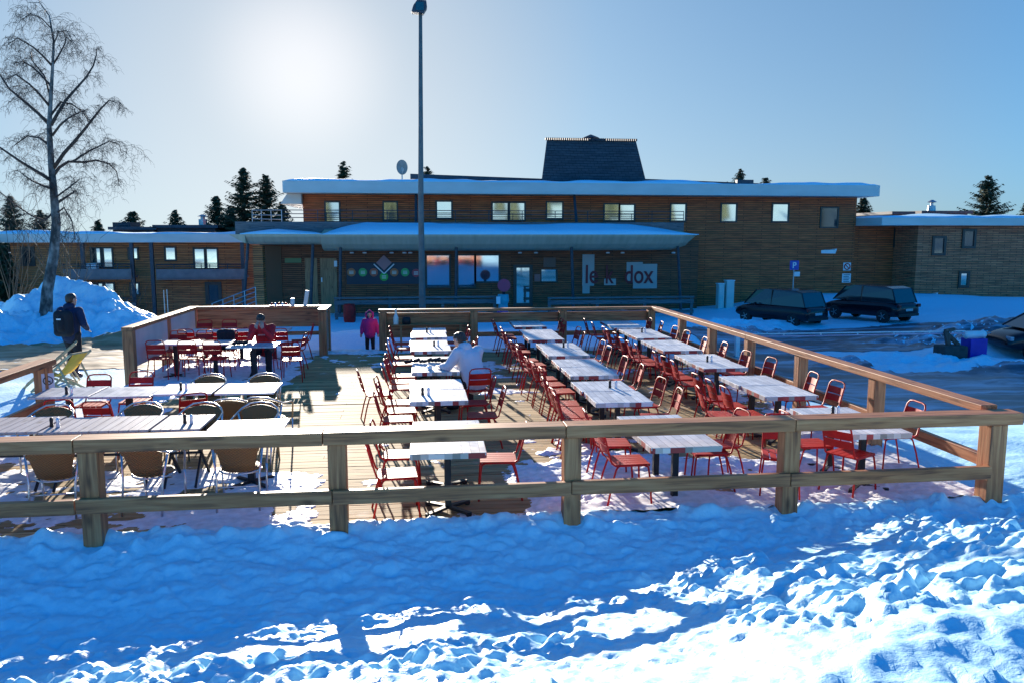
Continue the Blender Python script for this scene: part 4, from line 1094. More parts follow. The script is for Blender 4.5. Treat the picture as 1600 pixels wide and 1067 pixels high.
cx, _ = PV(923, 215, VC + 2)
bpart('chimney_cowl', MB().lathe((cx, VC + 2, tz), [(.2, 0), (.2, .25), (.62, .28), (.55, .34), (.05, .55)], 14), M['darksteel'], tow)
# thin upper roof slabs seen over the main roof
VR = 60
a0, za = PV(641, 272, VR); a1, zb = PV(852, 280, VR)
us_ = MB(); us_.prism([(a0, za), (a1, zb), (a1, zb - .3), (a0, za - .38)], VR, VR + 6)
bpart('upper_roof', us_, M['darksteel']); us_ = MB(); a2, zc = PV(1008, 280, VR); a3, zd = PV(1186, 287, VR); us_.prism([(a2, zc), (a3, zd), (a3, zd - .3), (a2, zc - .3)], VR, VR + 6)
us_.bb(a2 + .5, a2 + .9, VR + .1, VR + 1, zt, zc - .3)
us_.bb(U(1145, VR), U(1170, VR), VR - .5, VR - .1, zt, Z(279, VR))
bpart('upper_roof', us_, M['darksteel'])
# satellite dish
du, dz_ = PV(628, 262, 53)
ds = thing('satellite_dish', 'round satellite dish on the flat roof left of the lamp mast', 'satellite dish', (du, 53, zt + .05))
hd = dz_ - zt - .05
dd_ = MB(); dd_.lathe((0, 0, 0), [(.02, .10), (.2, .085), (.36, .03), (.42, -.03), (.415, -.045), (.35, .01), (.2, .06), (.02, .075)], 20, 'Y')
dd_ = dd_.build('reflector', noisy('dish_grey', [(.3, (.2, .19, .18)), (.7, (.3, .28, .27))], nscale=3), ds, smooth=True); dd_.location = (0, 0, hd); dd_.rotation_euler = (0, 0, R(18)); dd_.scale = (.9, 1, 1.15)
MB().tube([(0, .1, 0), (0, .1, hd)], .04, 8).build('mast', M['galv'], ds)
MB().tube([(0, -.02, hd - .4), (.12, -.45, hd - .1)], .02, 6).build('feed_arm', M['galv'], ds)
# canopy: boat-hulled snowy roof over the bar
VCF = 46.6
zc1 = Z(367, VCF); z_b = Z(393, VCF + 1.6); zback = Z(349, 49.0)
c0, c1 = U(500, VCF), U(1095, VCF)
prof = [(VCF, zc1), (VCF + .05, zc1 - .12), (VCF + .55, zc1 - .55), (VCF + 1.1, zc1 - .82), (VCF + 1.9, z_b + .05), (VG + .2, z_b), (VG + .2, zc1 + .1), (VCF + 2.4, zc1 + .30), (VCF + .8, zc1 + .10)]
cn = MB(); n = len(prof); XS = [c0, c0 + .4, c1 - 2.2, c1 - 1.2, c1 - .5, c1]
SC = [1, 1, 1, .97, .80, .25]
vs_ = []
for x, s_ in zip(XS, SC):
    for (y, z) in prof: vs_.append((x, y + (0 if s_ == 1 else (1 - s_) * .8 * (1 if y < VCF + 1.95 else 0)), zc1 + (z - zc1) * s_))
fs_ = [tuple(range(n)), tuple((len(XS) - 1) * n + k for k in range(n))]
for i in range(len(XS) - 1):
    for k in range(n): k2 = (k + 1) % n; fs_.append((i * n + k, i * n + k2, (i + 1) * n + k2, (i + 1) * n + k))
cn.add(vs_, fs_); can = bpart('canopy', cn, M['hull'])
c2 = U(366, VCF)
prof2 = [(VCF, zc1 + .02), (VCF + .04, zc1 - .12), (VCF + .5, zc1 - .42), (VCF + 1.0, zc1 - .55), (VG + .2, zc1 - .6), (VG + .2, zc1 + .1), (VCF + .8, zc1 + .1)]
bpart('canopy', MB().prismx(prof2, c2 + .6, c0 - .02), M['hull'])
bpart('canopy', MB().prism([(c2 - .3, zc1), (c2 + .58, zc1 + .02), (c2 + .58, zc1 - .5), (c2 + .2, zc1 - .3)], VCF + .05, VG), M['hull'])
# snow lying on the canopy (sloping up to the balcony)
def canopy_snow(x0, x1, zf_, y0, y1, z_back, seed):
    xs = np.arange(x0, x1, .3); ys = np.linspace(y0, y1, 10); b = MB(); vs_ = []; fs_ = []
    off = mbd.location
    for j, y in enumerate(ys):
        t = j / 9
        for x in xs:
            e = min(1, (x - x0) / 2.2, (x1 - .3 - x) / 3.5) ; e = max(e, 0) ** .6
            bump_ = float(fbm(np.array([x * .35]), np.array([y * .5]), seed, 3)[0] - .5) * .22
            vs_.append((x - off.x, y - off.y, zf_ + .03 + e * (.10 + (z_back - zf_) * t ** .6 + bump_ * min(1, t * 4)) - off.z))
    nx = len(xs)
    for j in range(9):
        for i in range(nx - 1): a = j * nx + i; fs_.append((a, a + 1, a + nx + 1, a + nx))
    N = len(vs_); vs_ += [(xs[i] - off.x, y0 - off.y, zf_ - .01 - off.z) for i in range(nx)]
    for i in range(nx - 1): fs_.append((i, N + i, N + i + 1, i + 1))
    b.add(vs_, fs_); b.build('canopy_snow', M['snow'], mbd, smooth=True)
canopy_snow(c0 + .1, c1 - .05, zc1, VCF + .01, 48.9, Z(353, 48.9), 5)
canopy_snow(c2 + .3, c0 + .2, zc1 + .02, VCF + .03, 48.9, Z(360, 48.9), 6)
# balcony parapet and railing above the canopy
VB = 49.0
p0, p1 = U(368, VB), U(1068, VB)
bpart('balcony_parapet', MB().bb(p0, p1, VB, VB + .15, zc1 - .2, Z(347, VB, 500)), M['greywood'])
bpart('balcony_floor', MB().bb(p0 + .05, p1 - .05, VB + .16, VW - .01, zc1 + .1, zc1 + .25), M['hull'])
rl = MB(); zrt = Z(330, VB, 800)
for z in (zrt, zrt - .22, zrt - .44): rl.tube([(U(442, VB), VB + .07, z), (p1, VB + .07, z)], .025, 5)
for k in range(13):
    x = U(442, VB) + (p1 - U(442, VB)) * k / 12; rl.tube([(x, VB + .07, zrt - 1.0), (x, VB + .07, zrt)], .025, 5)
bpart('railing', rl, M['darksteel'])
rl = MB()
for z in (0, -.3, -.55): rl.tube([(U(388, VB + 3), VB + 4.5, zrt + z + .12), (U(440, VB), VB + .3, zrt + z)], .03, 5)
for q in (0, .33, .66, 1): x = U(388, VB + 3) * (1 - q) + U(440, VB) * q; y = (VB + 4.5) * (1 - q) + (VB + .3) * q; rl.tube([(x, y, zrt - .9), (x, y, zrt + .12 * (1 - q))], .03, 5)
bpart('railing', rl, M['galv'])
# columns carrying canopy and roof
def col(x0, y0, x1, y1, v0, v1, r=.10):
    a, za_ = PV(x0, y0, v0); b, zb_ = PV(x1, y1, v1)
    bpart('column', MB().tube([(a, v0, za_), (b, v1, zb_)], r, 8), M['darksteel'])
for c in [(388, 374, 380, 490), (489, 378, 485, 490), (532, 385, 531, 490), (713, 385, 712, 490), (893, 385, 896, 490), (1059, 385, 1064, 490)]:
    col(*c, 47.6, 47.6, .09)
for c in [(897, 303, 901, 352), (650, 303, 650, 350)]: col(*c, 50.6, 49.4, .09)
# ground floor details
zf = -1.6
def gf(name, x0, y0, x1, y1, m, v=VG, d=.06, par=None, label=None):
    a, z1 = PV(x0, y0, v); b, z0 = PV(x1, y1, v)
    return bpart(name, MB().bb(a, b, v - d, v - .002, z0, z1), m, par, label=label)
M['doorwood'] = wood('door_wood', 2, ((.16, .07, .03), (.36, .17, .07), (.46, .24, .11)))
bpart('pillar', MB().bb(U(395, VG - 2), U(410, VG - 2), VG - 2.2, VG - 1.4, -1.9, zc1 - .62), M['clad_left'])
gf('recess_shade_sheet', 411, 385, 443, 492, mat('recess_shade', (.16, .08, .04), .9), d=.03)  # flat brown sheet; shade of the dark entry is put into its colour
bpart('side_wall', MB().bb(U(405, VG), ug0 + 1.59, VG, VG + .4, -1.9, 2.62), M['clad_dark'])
gf('notice_board', 445, 404, 471, 411, mat('green_board', (.18, .22, .08), .6))
for x0, x1 in ((500, 528), (476, 498)):
    d_ = gf('door', x0, 404, x1, 490, M['doorwood'], d=.05); 
gf('door_handle', 502, 434, 504, 441, M['white'], d=.12)
gf('notice', 522, 408, 527, 417, M['white'], d=.09)
# picture panel of coloured discs
pn = gf('picture_panel', 541, 411, 662, 444, mat('panel_dark', (.03, .035, .05), .5), d=.05)
def disc(x, y, rpx, c, par, v=VG - .06, n=20, nm='disc'):
    a, z = PV(x, y, v); r = rpx * v / F
    return bpart(nm, MB().lathe((a, v, z), [(.001, -.03), (r, -.03), (r, .0), (.001, .0)], n, 'Y'), mat(nm, c, .5), par)
OR, GR, RD = (.55, .16, .05), (.08, .40, .10), (.45, .06, .07)
for x, y, c in ((549, 426, OR), (567, 426, GR), (584, 426, (.50, .11, .05)), (600, 433, (.07, .45, .05)), (616, 426, OR), (633, 426, GR), (650, 427, RD)):
    k = disc(x, y, 6.4, c, pn)
    lm = MB()
    for dy in (-1.6, .4, 2.2): a, z = PV(x - 3.4, y + dy, VG - .1); b, _ = PV(x + 3.4, y + dy, VG - .1); lm.bb(a, b, VG - .098, VG - .092, z - .02, z + .02)
    bpart('disc_lines', lm, mat('pale_lines', (.7, .68, .6), .6), k)
dm = MB(); a, z = PV(600, 411, VG); 
for s_, y0_, y1_ in ((.48, .09, .12),): dm.add([(a - s_, VG - .12, z), (a, VG - .12, z - s_), (a + s_, VG - .12, z), (a, VG - .12, z + s_), (a - s_, VG - .06, z), (a, VG - .06, z - s_), (a + s_, VG - .06, z), (a, VG - .06, z + s_)], [(0, 1, 2, 3), (7, 6, 5, 4), (0, 4, 5, 1), (1, 5, 6, 2), (2, 6, 7, 3), (3, 7, 4, 0)])
bpart('diamond', dm, mat('diamond_rose', (.42, .20, .20), .5), pn)
lm = MB(); lm.bar((a - .62, VG - .14, z - .08), (a, VG - .14, z - .68), .03, .07); lm.bar((a, VG - .14, z - .68), (a + .62, VG - .14, z - .08), .03, .07); bpart('diamond_edge', lm, M['white'], pn)
# big panes, door, small window
for r_ in [(667, 400, 702, 448), (716, 400, 741, 448), (744, 400, 779, 440)]: window(mbd, *r_, VG, fw=.12, proud=.08, pane=M['glass_low'])
window(mbd, 807, 419, 827, 474, VG, fw=.20, door=True, proud=.08)
window(mbd, 846, 422, 870, 440, VG, fw=.06)
gf('notice', 849, 403, 868, 418, mat('dim_notice', (.2, .1, .07), .6))
gf('notice', 835, 429, 844, 440, mat('pink_notice', (.35, .14, .12), .6))
for x in (550, 570, 612, 632, 641, 812, 837, 949, 972, 1051):
    a, z = PV(x, 396, VG); bpart('wall_lamp', MB().lathe((a, VG - .14, z), [(.05, 0), (.12, -.02), (.13, .06), (.05, .08)], 10), M['white'])
# name boards with the lettering le k dox
board = mat('name_board', (.44, .40, .36), .5)
gf('name_board', 910, 398, 928, 447, board, d=.05); gf('name_board', 910, 447, 921, 459, board, d=.05)
gf('name_board', 944, 436, 962, 446, board, d=.05)
gf('name_board', 979, 410, 1004, 413, board, d=.05); gf('name_board', 979, 413, 1026, 441, board, d=.05); gf('name_board', 989, 441, 1026, 451, board, d=.05)
letter = mat('dark_red_letters', (.22, .01, .015), .45)
def text_mesh(s, x0, x1, z0, z1, y, m, par, name='lettering', depth=.02, rot=None, bold=0, ref=None):
    cu = bpy.data.curves.new('t', 'FONT'); cu.body = s; cu.extrude = depth; cu.offset = bold
    o = bpy.data.objects.new('t', cu); COL.objects.link(o)
    bpy.context.view_layer.update()
    me = bpy.data.meshes.new_from_object(o.evaluated_get(bpy.context.evaluated_depsgraph_get()))
    COL.objects.unlink(o); bpy.data.objects.remove(o)
    vs_ = [v_.co.copy() for v_ in me.vertices]; xs = [v_.x for v_ in vs_]; ys = [v_.y for v_ in vs_]
    sx = (x1 - x0) / (max(xs) - min(xs)); sy = (z1 - z0) / (max(ys) - min(ys))
    off = Vector((0, 0, 0)); r = par
    while r is not None: off += Vector(r.location); r = r.parent
    for i, v_ in enumerate(vs_):
        me.vertices[i].co = Vector((x0 + (v_.x - min(xs)) * sx, y - v_.z, z0 + (v_.y - min(ys)) * sy)) - off
    me.materials.append(m)
    no = bpy.data.objects.new(name, me); COL.objects.link(no); no.parent = par
    return no
def wall_text(s, x0, y0, x1, y1, v, m, par=mbd, bold=.01):
    a, z1 = PV(x0, y0, v); b, z0 = PV(x1, y1, v); return text_mesh(s, a, b, z0, z1, v, m, par, bold=bold)
wall_text('le', 915.5, 414.5, 934, 443.5, VG - .075, letter); wall_text('k', 947, 414.5, 959, 443.5, VG - .075, letter); wall_text('dox', 976.5, 415, 1021, 443.5, VG - .075, letter)

# terrace balustrades in front of the bar
def balustrade(label, x0, x1, v, lower=True, depth=0):
    a, z = PV(x0, 465, v); b, _ = PV(x1, 465, v)
    t = thing('terrace_balustrade', label, 'fence', (a, v, -1.7)); L = b - a; h = z + 1.7
    bbm = lambda *q: MB().bb(*q)
    bbm(0, L, -.12, .12, h - .09, h).build('top_rail', M['greywood'], t)
    bbm(0, L, -.03, .03, h - .42, h - .18).build('board', M['greywood'], t)
    bbm(0, L, -.03, .03, .25, .45).build('lower_rail', M['greywood'], t)
    n = max(2, int(L / 2.4)) + 1
    for k in range(n): x = .1 + (L - .2) * k / (n - 1); bbm(x - .08, x + .08, .035, .11, 0, h - .095).build('post', M['greywood'], t)
    return t
balustrade('dark weathered balustrade before the bar, left of its entrance', 522, 776, 45.0)
balustrade('dark weathered balustrade before the bar, below the name boards', 856, 1084, 45.0)
# stair handrail by the left corner
hr = thing('stair_handrail', 'sloping metal handrail of outside steps left of the canopy', 'handrail', (U(326, 43.6), 43.6, -1.7))
u0, z0_ = PV(326, 475, 43.6); u1, z1_ = PV(394, 449, 43.6)
rl = MB()
for k in range(4): rl.tube([(0, 0, z0_ + 1.7 - k * .25), (u1 - u0, 0, z1_ + 1.7 - k * .25)], .025, 6)
rl.build('rail', M['galv'], hr)
for k in range(5):
    q = k / 4; x = (u1 - u0) * q; MB().tube([(x, 0, z0_ + .5 + (z1_ - z0_) * q - 1.2 + 1.2), (x, 0, z0_ + 1.7 + (z1_ - z0_) * q)], .025, 6).build('post', M['galv'], hr)
st = MB()
# things by the entrance
def simple_lathe(name, label, cat, x, y, z, prof, m, n=16, sc=(1, 1, 1)):
    o = MB().lathe((0, 0, 0), prof, n).build(name, m, smooth=True); o.location = (x, y, z); o.scale = sc; tag(o, label, cat); return o
a = U(543, 43.8); simple_lathe('red_barrel', 'red barrel at the left end of the bar balustrade', 'barrel', a, 43.8, T1(a, 43.8) - .02, [(.28, 0), (.32, .1), (.34, .5), (.32, .9), (.28, 1.0)], M['red'])
a = U(786, 44.2)
tl = thing('ice_cream_stand', 'turquoise stand with a round pink board beside the bar entrance', 'stand', (a, 44.2, -1.65))
teal = noisy('teal_paint', [(.3, (.03, .28, .34)), (.7, (.06, .40, .46))], nscale=3, rough=.4)
MB().lathe((0, 0, 0), [(.42, 0), (.42, .1), (.30, .3), (.26, .9), (.34, 1.1), (.30, 1.45)], 12).build('body', teal, tl)
MB().lathe((.05, 0, 1.95), [(.001, -.03), (.36, -.03), (.36, .03), (.001, .03)], 20, 'Y').build('round_board', mat('pink_board', (.50, .05, .10), .5), tl)
MB().bb(-.05, .12, -.02, .02, 1.4, 1.62).build('board_post', M['blackc'], tl)
MB().bb(-.42, -.2, -.45, -.35, .95, 1.35).build('card', M['white'], tl)
a = U(785, 40); o = MB().lathe((0, 0, 0), [(.05, 0), (.28, .05), (.30, .4), (.24, .62), (.05, .7)], 12).build('purple_bin', noisy('purple_plastic', [(.3, (.10, .03, .22)), (.7, (.16, .05, .3))], nscale=3, rough=.4)); o.location = (a, 40, T1(a, 40) + .2); tag(o, 'purple round bin standing behind the middle of the back fence', 'bin')

# ------------------------------------------------------------------ left building
VL = 62.0
lb = thing('apartment_wing', 'low wood clad apartment wing with balconies behind the birch on the left', 'building', (-22, VL, -3))
x0, x1 = U(15, VL), U(398, VL)
zlt = Z(366, VL, 200)
def lpart(name, mb, m, par=None, **k): return bpart(name, mb, m, par or lb, **k)
lpart('wall', MB().bb(x0, x1, VL, VL + 10, -4.2, zlt - .5), M['clad_left'])
lpart('roof', MB().bb(U(-40, VL), U(390, VL - 1.2), VL - 1.2, VL + 11, zlt - .62, zlt), M['fascia'], bevel=.02)
snowcap('roof_snow', U(-38, VL), U(388, VL - 1.2), VL - 1.1, VL + 10.8, zlt + .005, .22, 14, lb)
for r_, pm in [((38, 391, 50, 411), 'd'), ((143, 389, 158, 417), 'g'), ((162, 389, 176, 417), 'g'), ((202, 389, 215, 404), 'g'), ((259, 388, 274, 406), 'g'), ((304, 390, 320, 422), 'g'), ((323, 390, 340, 422), 'g'),
           ((147, 444, 162, 472), 'g'), ((165, 444, 179, 472), 'g'), ((205, 444, 217, 460), 'g'), ((326, 446, 342, 470), 'd')]:
    window(lb, *r_, VL, fw=.12 if pm == 'g' else .25, pane=M['glass'] if pm == 'g' else M['glass_dark'], proud=.08)
M['parapet'] = noisy('balcony_boards', [(.3, (.16, .12, .12)), (.7, (.24, .19, .18))], nscale=2, rough=.6)
for a_, b_, t_, bt in ((95, 202, 421, 435), (241, 381, 421, 435), (140, 206, 474, 492)):
    z1_ = Z(t_, VL - 1.3, (a_ + b_) / 2); z0_ = Z(bt, VL - 1.3, (a_ + b_) / 2); ua, ub = U(a_, VL - 1.3), U(b_, VL - 1.3)
    bl = lpart('balcony', MB().bb(ua, ub, VL - 1.35, VL - 1.25, z0_, z1_).bb(ua, ub, VL - 1.24, VL - .002, z0_ - .02, z0_ + .14).bb(ua, ub, VL - 1.42, VL - 1.24, z0_ - .1, z0_ - .025), M['parapet'])
    r2 = MB()
    for z in (z1_ + .35, z1_ + .17): r2.tube([(ua, VL - 1.3, z), (ub, VL - 1.3, z)], .03, 5)
    for k in range(6): x = ua + (ub - ua) * k / 5; r2.tube([(x, VL - 1.3, z1_ - .02), (x, VL - 1.3, z1_ + .35)], .03, 5)
    lpart('railing', r2, M['darksteel'], bl)
for x in (128, 205, 236, 378): lpart('column', MB().bb(U(x, VL - 1) - .12, U(x, VL - 1) + .12, VL - 1.2, VL - .96, -4, zlt - .63), M['darksteel'])
lpart('air_unit', MB().bb(U(134, VL - .6), U(149, VL - .6), VL - .9, VL - .3, Z(421, VL) , Z(409, VL)), M['white'])
# roof structures further back
VK = 74.0
def roofbox(label, x0, x1, yt, extra=None, v=VK, m=None, yb=None):
    a, z1 = PV(x0, yt, v); b, _ = PV(x1, yt, v)
    t = thing('roof_house', label, 'rooftop block', ((a + b) / 2, v, -3)); w = (b - a) / 2
    zb = -3.0 if yb is None else Z(yb, v)
    MB().bb(-w, w, 0, 6, zb + 3, z1 + 3 - .25).build('wall', m or M['slate'], t)
    MB().bb(-w - .3, w + .3, -.3, 6.3, z1 + 3 - .25, z1 + 3).build('roof', M['darksteel'], t)
    return t, w, z1 + 3
t, w, z = roofbox('grey flat roofed block beyond the left wing, lower of the two', 176, 240, 355); 
a = U(185, VK) - t.location.x; MB().bb(a - .6, a + .9, .5, 3, z, z + .4).build('roof_hatch', M['slate'], t)
t, w, z = roofbox('long dark flat roofed block with a small capped chimney beyond the left wing', 245, 336, 352)
a = U(309, VK) - t.location.x; MB().lathe((a, 2, z), [(.38, 0), (.38, .55), (.2, .56), (.2, .75), (.5, .78), (.1, .98)], 10).build('chimney', M['galv'], t)

# ------------------------------------------------------------------ right building
VQ = 49.2
rb = thing('apartment_wing', 'wood clad wing with a low grey roof at the right edge', 'building', (34, VQ, -2))
def rpart(name, mb, m, par=None, **k): return bpart(name, mb, m, par or rb, **k)
q0, q1 = U(1434, VQ), U(1990, VQ); zq = Z(341, VQ, 1460)
rpart('wall', MB().bb(q0, q1, VQ, VQ + 12, -3.2, zq - .45), M['clad_right'])
rpart('wall', MB().bb(uR + .02, q0 - .01, VQ + 2.6, VQ + 11, -3.2, zq - .45), M['clad'])
rpart('roof', MB().bb(uR + .05, q1 + 1, VQ - .7, VQ + 12, zq - .5, zq), M['fascia'], bevel=.02)
snowcap('roof_snow', uR + .1, q1, VQ - .6, VQ + 11.5, zq + .005, .30, 24, rb)
for r_, pm in [((1460, 373, 1473, 396), 'd'), ((1507, 362, 1520, 385), 'd'), ((1501, 428, 1510, 446), 'g'), ((1400, 362, 1412, 384), 'd')]:
    window(rb, *r_, VQ if r_[0] > 1434 else VQ + 2.6, fw=.16, pane=M['glass'] if pm == 'g' else M['glass_dark'], proud=.09)
for lab, x0_, x1_, yt in (('flat roofed block beyond the right wing, left of the capped vent', 1396, 1422, 331), ('low flat block with a vent beyond the right wing', 1442, 1512, 330)):
    t, w, z = roofbox(lab, x0_, x1_, yt, v=66.0)
    if x0_ > 1430: MB().lathe((-w * .3, 1, z), [(.35, 0), (.3, .5), (.12, .52), (.12, .75), (.42, .8), (.1, 1.0)], 10).build('chimney', M['galv'], t)

# wall signs on the right
def sign(name, label, x, y, w, h, v, m, txt=None, tm=None, shape=None, lines=0):
    a, z = PV(x, y, v); s_ = v / F
    t = thing(name, label, 'sign', (a, v, z)); W_, H_ = w * s_, h * s_
    p = shape or [(-W_ / 2, -H_ / 2), (W_ / 2, -H_ / 2), (W_ / 2, H_ / 2), (-W_ / 2, H_ / 2)]
    MB().prism(p, -.05, -.012).build('plate', m, t)
    if txt: text_mesh(txt[0], a + txt[1] * s_, a + txt[2] * s_, z + txt[3] * s_, z + txt[4] * s_, v - .058, tm, t, bold=.01, depth=.01)
    if lines:
        b = MB()
        for k in range(lines): zz = H_ * (.36 - .72 * k / max(1, lines - 1)); b.bb(-W_ * .36, W_ * (.36 - .1 * (k % 2)), -.058, -.052, zz - H_ * .02 - .008, zz + H_ * .02 + .008)
        b.build('print_lines', M['ink'], t)
    return t
s_ = VW / F
sign('direction_sign', 'pale wedge shaped direction sign high on the lodge wall above the parked cars', 1295, 393, 27, 7, VW, M['white'], shape=[(-13.5 * s_, -3.5 * s_), (11 * s_, -4 * s_), (13.5 * s_, 4 * s_), (-13.5 * s_, 1.5 * s_)], lines=1)
s_ = VQ / F
sign('direction_sign', 'pale wedge shaped direction sign low on the right wing beside the cars', 1456, 461, 20, 6, VQ, M['white'], shape=[(-10 * s_, -2.5 * s_), (9 * s_, -3 * s_), (10.5 * s_, 3.5 * s_), (-10 * s_, 1.5 * s_)], lines=1)
sign('notice_sign', 'white notice of printed lines fixed to the lodge wall between the cars', 1322, 435, 15, 15, VW, M['white'], lines=5)
sg2 = sign('prohibition_sign', 'round red and white prohibition sign above the printed notice', 1323, 417, 13, 13, VW, M['white'])
mk = MB(); mk.tube([(.2 * math.cos(a), -.07, .2 * math.sin(a)) for a in [2 * PI * k / 20 for k in range(20)]], .035, 5, close=True); mk.bar((-.14, -.07, .14), (.14, -.07, -.14), .02, .05); mk.build('symbol', M['red'], sg2)
vp = 42.5
a, zz = PV(1241, 415, vp)
pk = thing('parking_sign', 'blue parking sign with a white P on a thin pole behind the left parked car', 'sign', (a, vp, T1(a, vp)))
blue = mat('sign_blue', (.01, .06, .38), .4); hh = zz - T1(a, vp)
MB().bb(-.26, .26, -.03, 0, hh - .26, hh + .26).build('plate', blue, pk)
text_mesh('P', a - .11, a + .11, zz - .17, zz + .17, vp - .04, M['white'], pk, bold=.02, depth=.005)
MB().bb(.02, .34, -.03, -.0, hh - .62, hh - .36).build('lower_plate', M['white'], pk)
MB().tube([(0, .03, -.1), (0, .03, hh + .25)], .03, 8).build('pole', M['galv'], pk)
# utility cabinets
for x, y0_, y1_, w, lab in ((1126, 443, 466, 10, 'smaller grey utility cabinet against the lodge wall right of the canopy'), (1140, 438, 466, 13, 'taller pale utility cabinet against the lodge wall right of the canopy')):
    v_ = 49.0; a, z1_ = PV(x, y0_, v_); w2 = w * v_ / F / 2; t = thing('utility_cabinet', lab, 'cabinet', (a, v_, -1.6), 0, 'utility cabinets by the wall')
    MB().bb(-w2, w2, -.2, .25, 0, z1_ + 1.6 - .06).build('body', M['fascia'], t, bevel=.02); MB().bb(-w2 - .03, w2 + .03, -.24, .28, z1_ + 1.6 - .058, z1_ + 1.6).build('lid', M['white'], t)
    MB().bb(-w2 + .06, w2 - .06, -.225, -.203, .2, z1_ + 1.4).build('door', M['fascia'], t)

# ------------------------------------------------------------------ street lamp mast
lu, lz = PV(657, 22, 35.5)
lx = U(660, 35.5, 480)
lg = T1(lx, 35.5)
lm_ = thing('street_lamp', 'tall grey lamp mast with a single floodlight head behind the terrace', 'street lamp', (lx, 35.5, lg))
MB().tube([(0, 0, -.1), (0, 0, 5.5), ((lu - lx), 0, lz - lg)], [.15, .12, .075], 12).build('pole', noisy('mast_grey', [(.3, (.16, .13, .11)), (.7, (.23, .19, .16))], nscale=3, rough=.6, metal=0), lm_, smooth=True)
hd_ = MB(); zz = lz - lg
hd_.add([(-.38, -.2, zz + .02), (.12, -.2, zz - .03), (.28, -.2, zz + .22), (.25, -.2, zz + .50), (-.12, -.2, zz + .53), (-.30, -.2, zz + .28)] + [(x_, .35, z_ + .04) for x_, z_ in [(-.38, zz + .02), (.12, zz - .03), (.28, zz + .22), (.25, zz + .50), (-.12, zz + .53), (-.30, zz + .28)]],
        [(0, 1, 2, 3, 4, 5), (11, 10, 9, 8, 7, 6)] + [(i, i + 6, (i + 1) % 6 + 6, (i + 1) % 6) for i in range(6)])
ho = hd_.build('lamp_head', M['darksteel'], lm_, bevel=.02); ho.location.x = lu - lx
g_ = MB().bb(-.20, .14, -.225, -.203, zz + .08, zz + .42).build('lamp_glass', M['glass_dark'], ho)

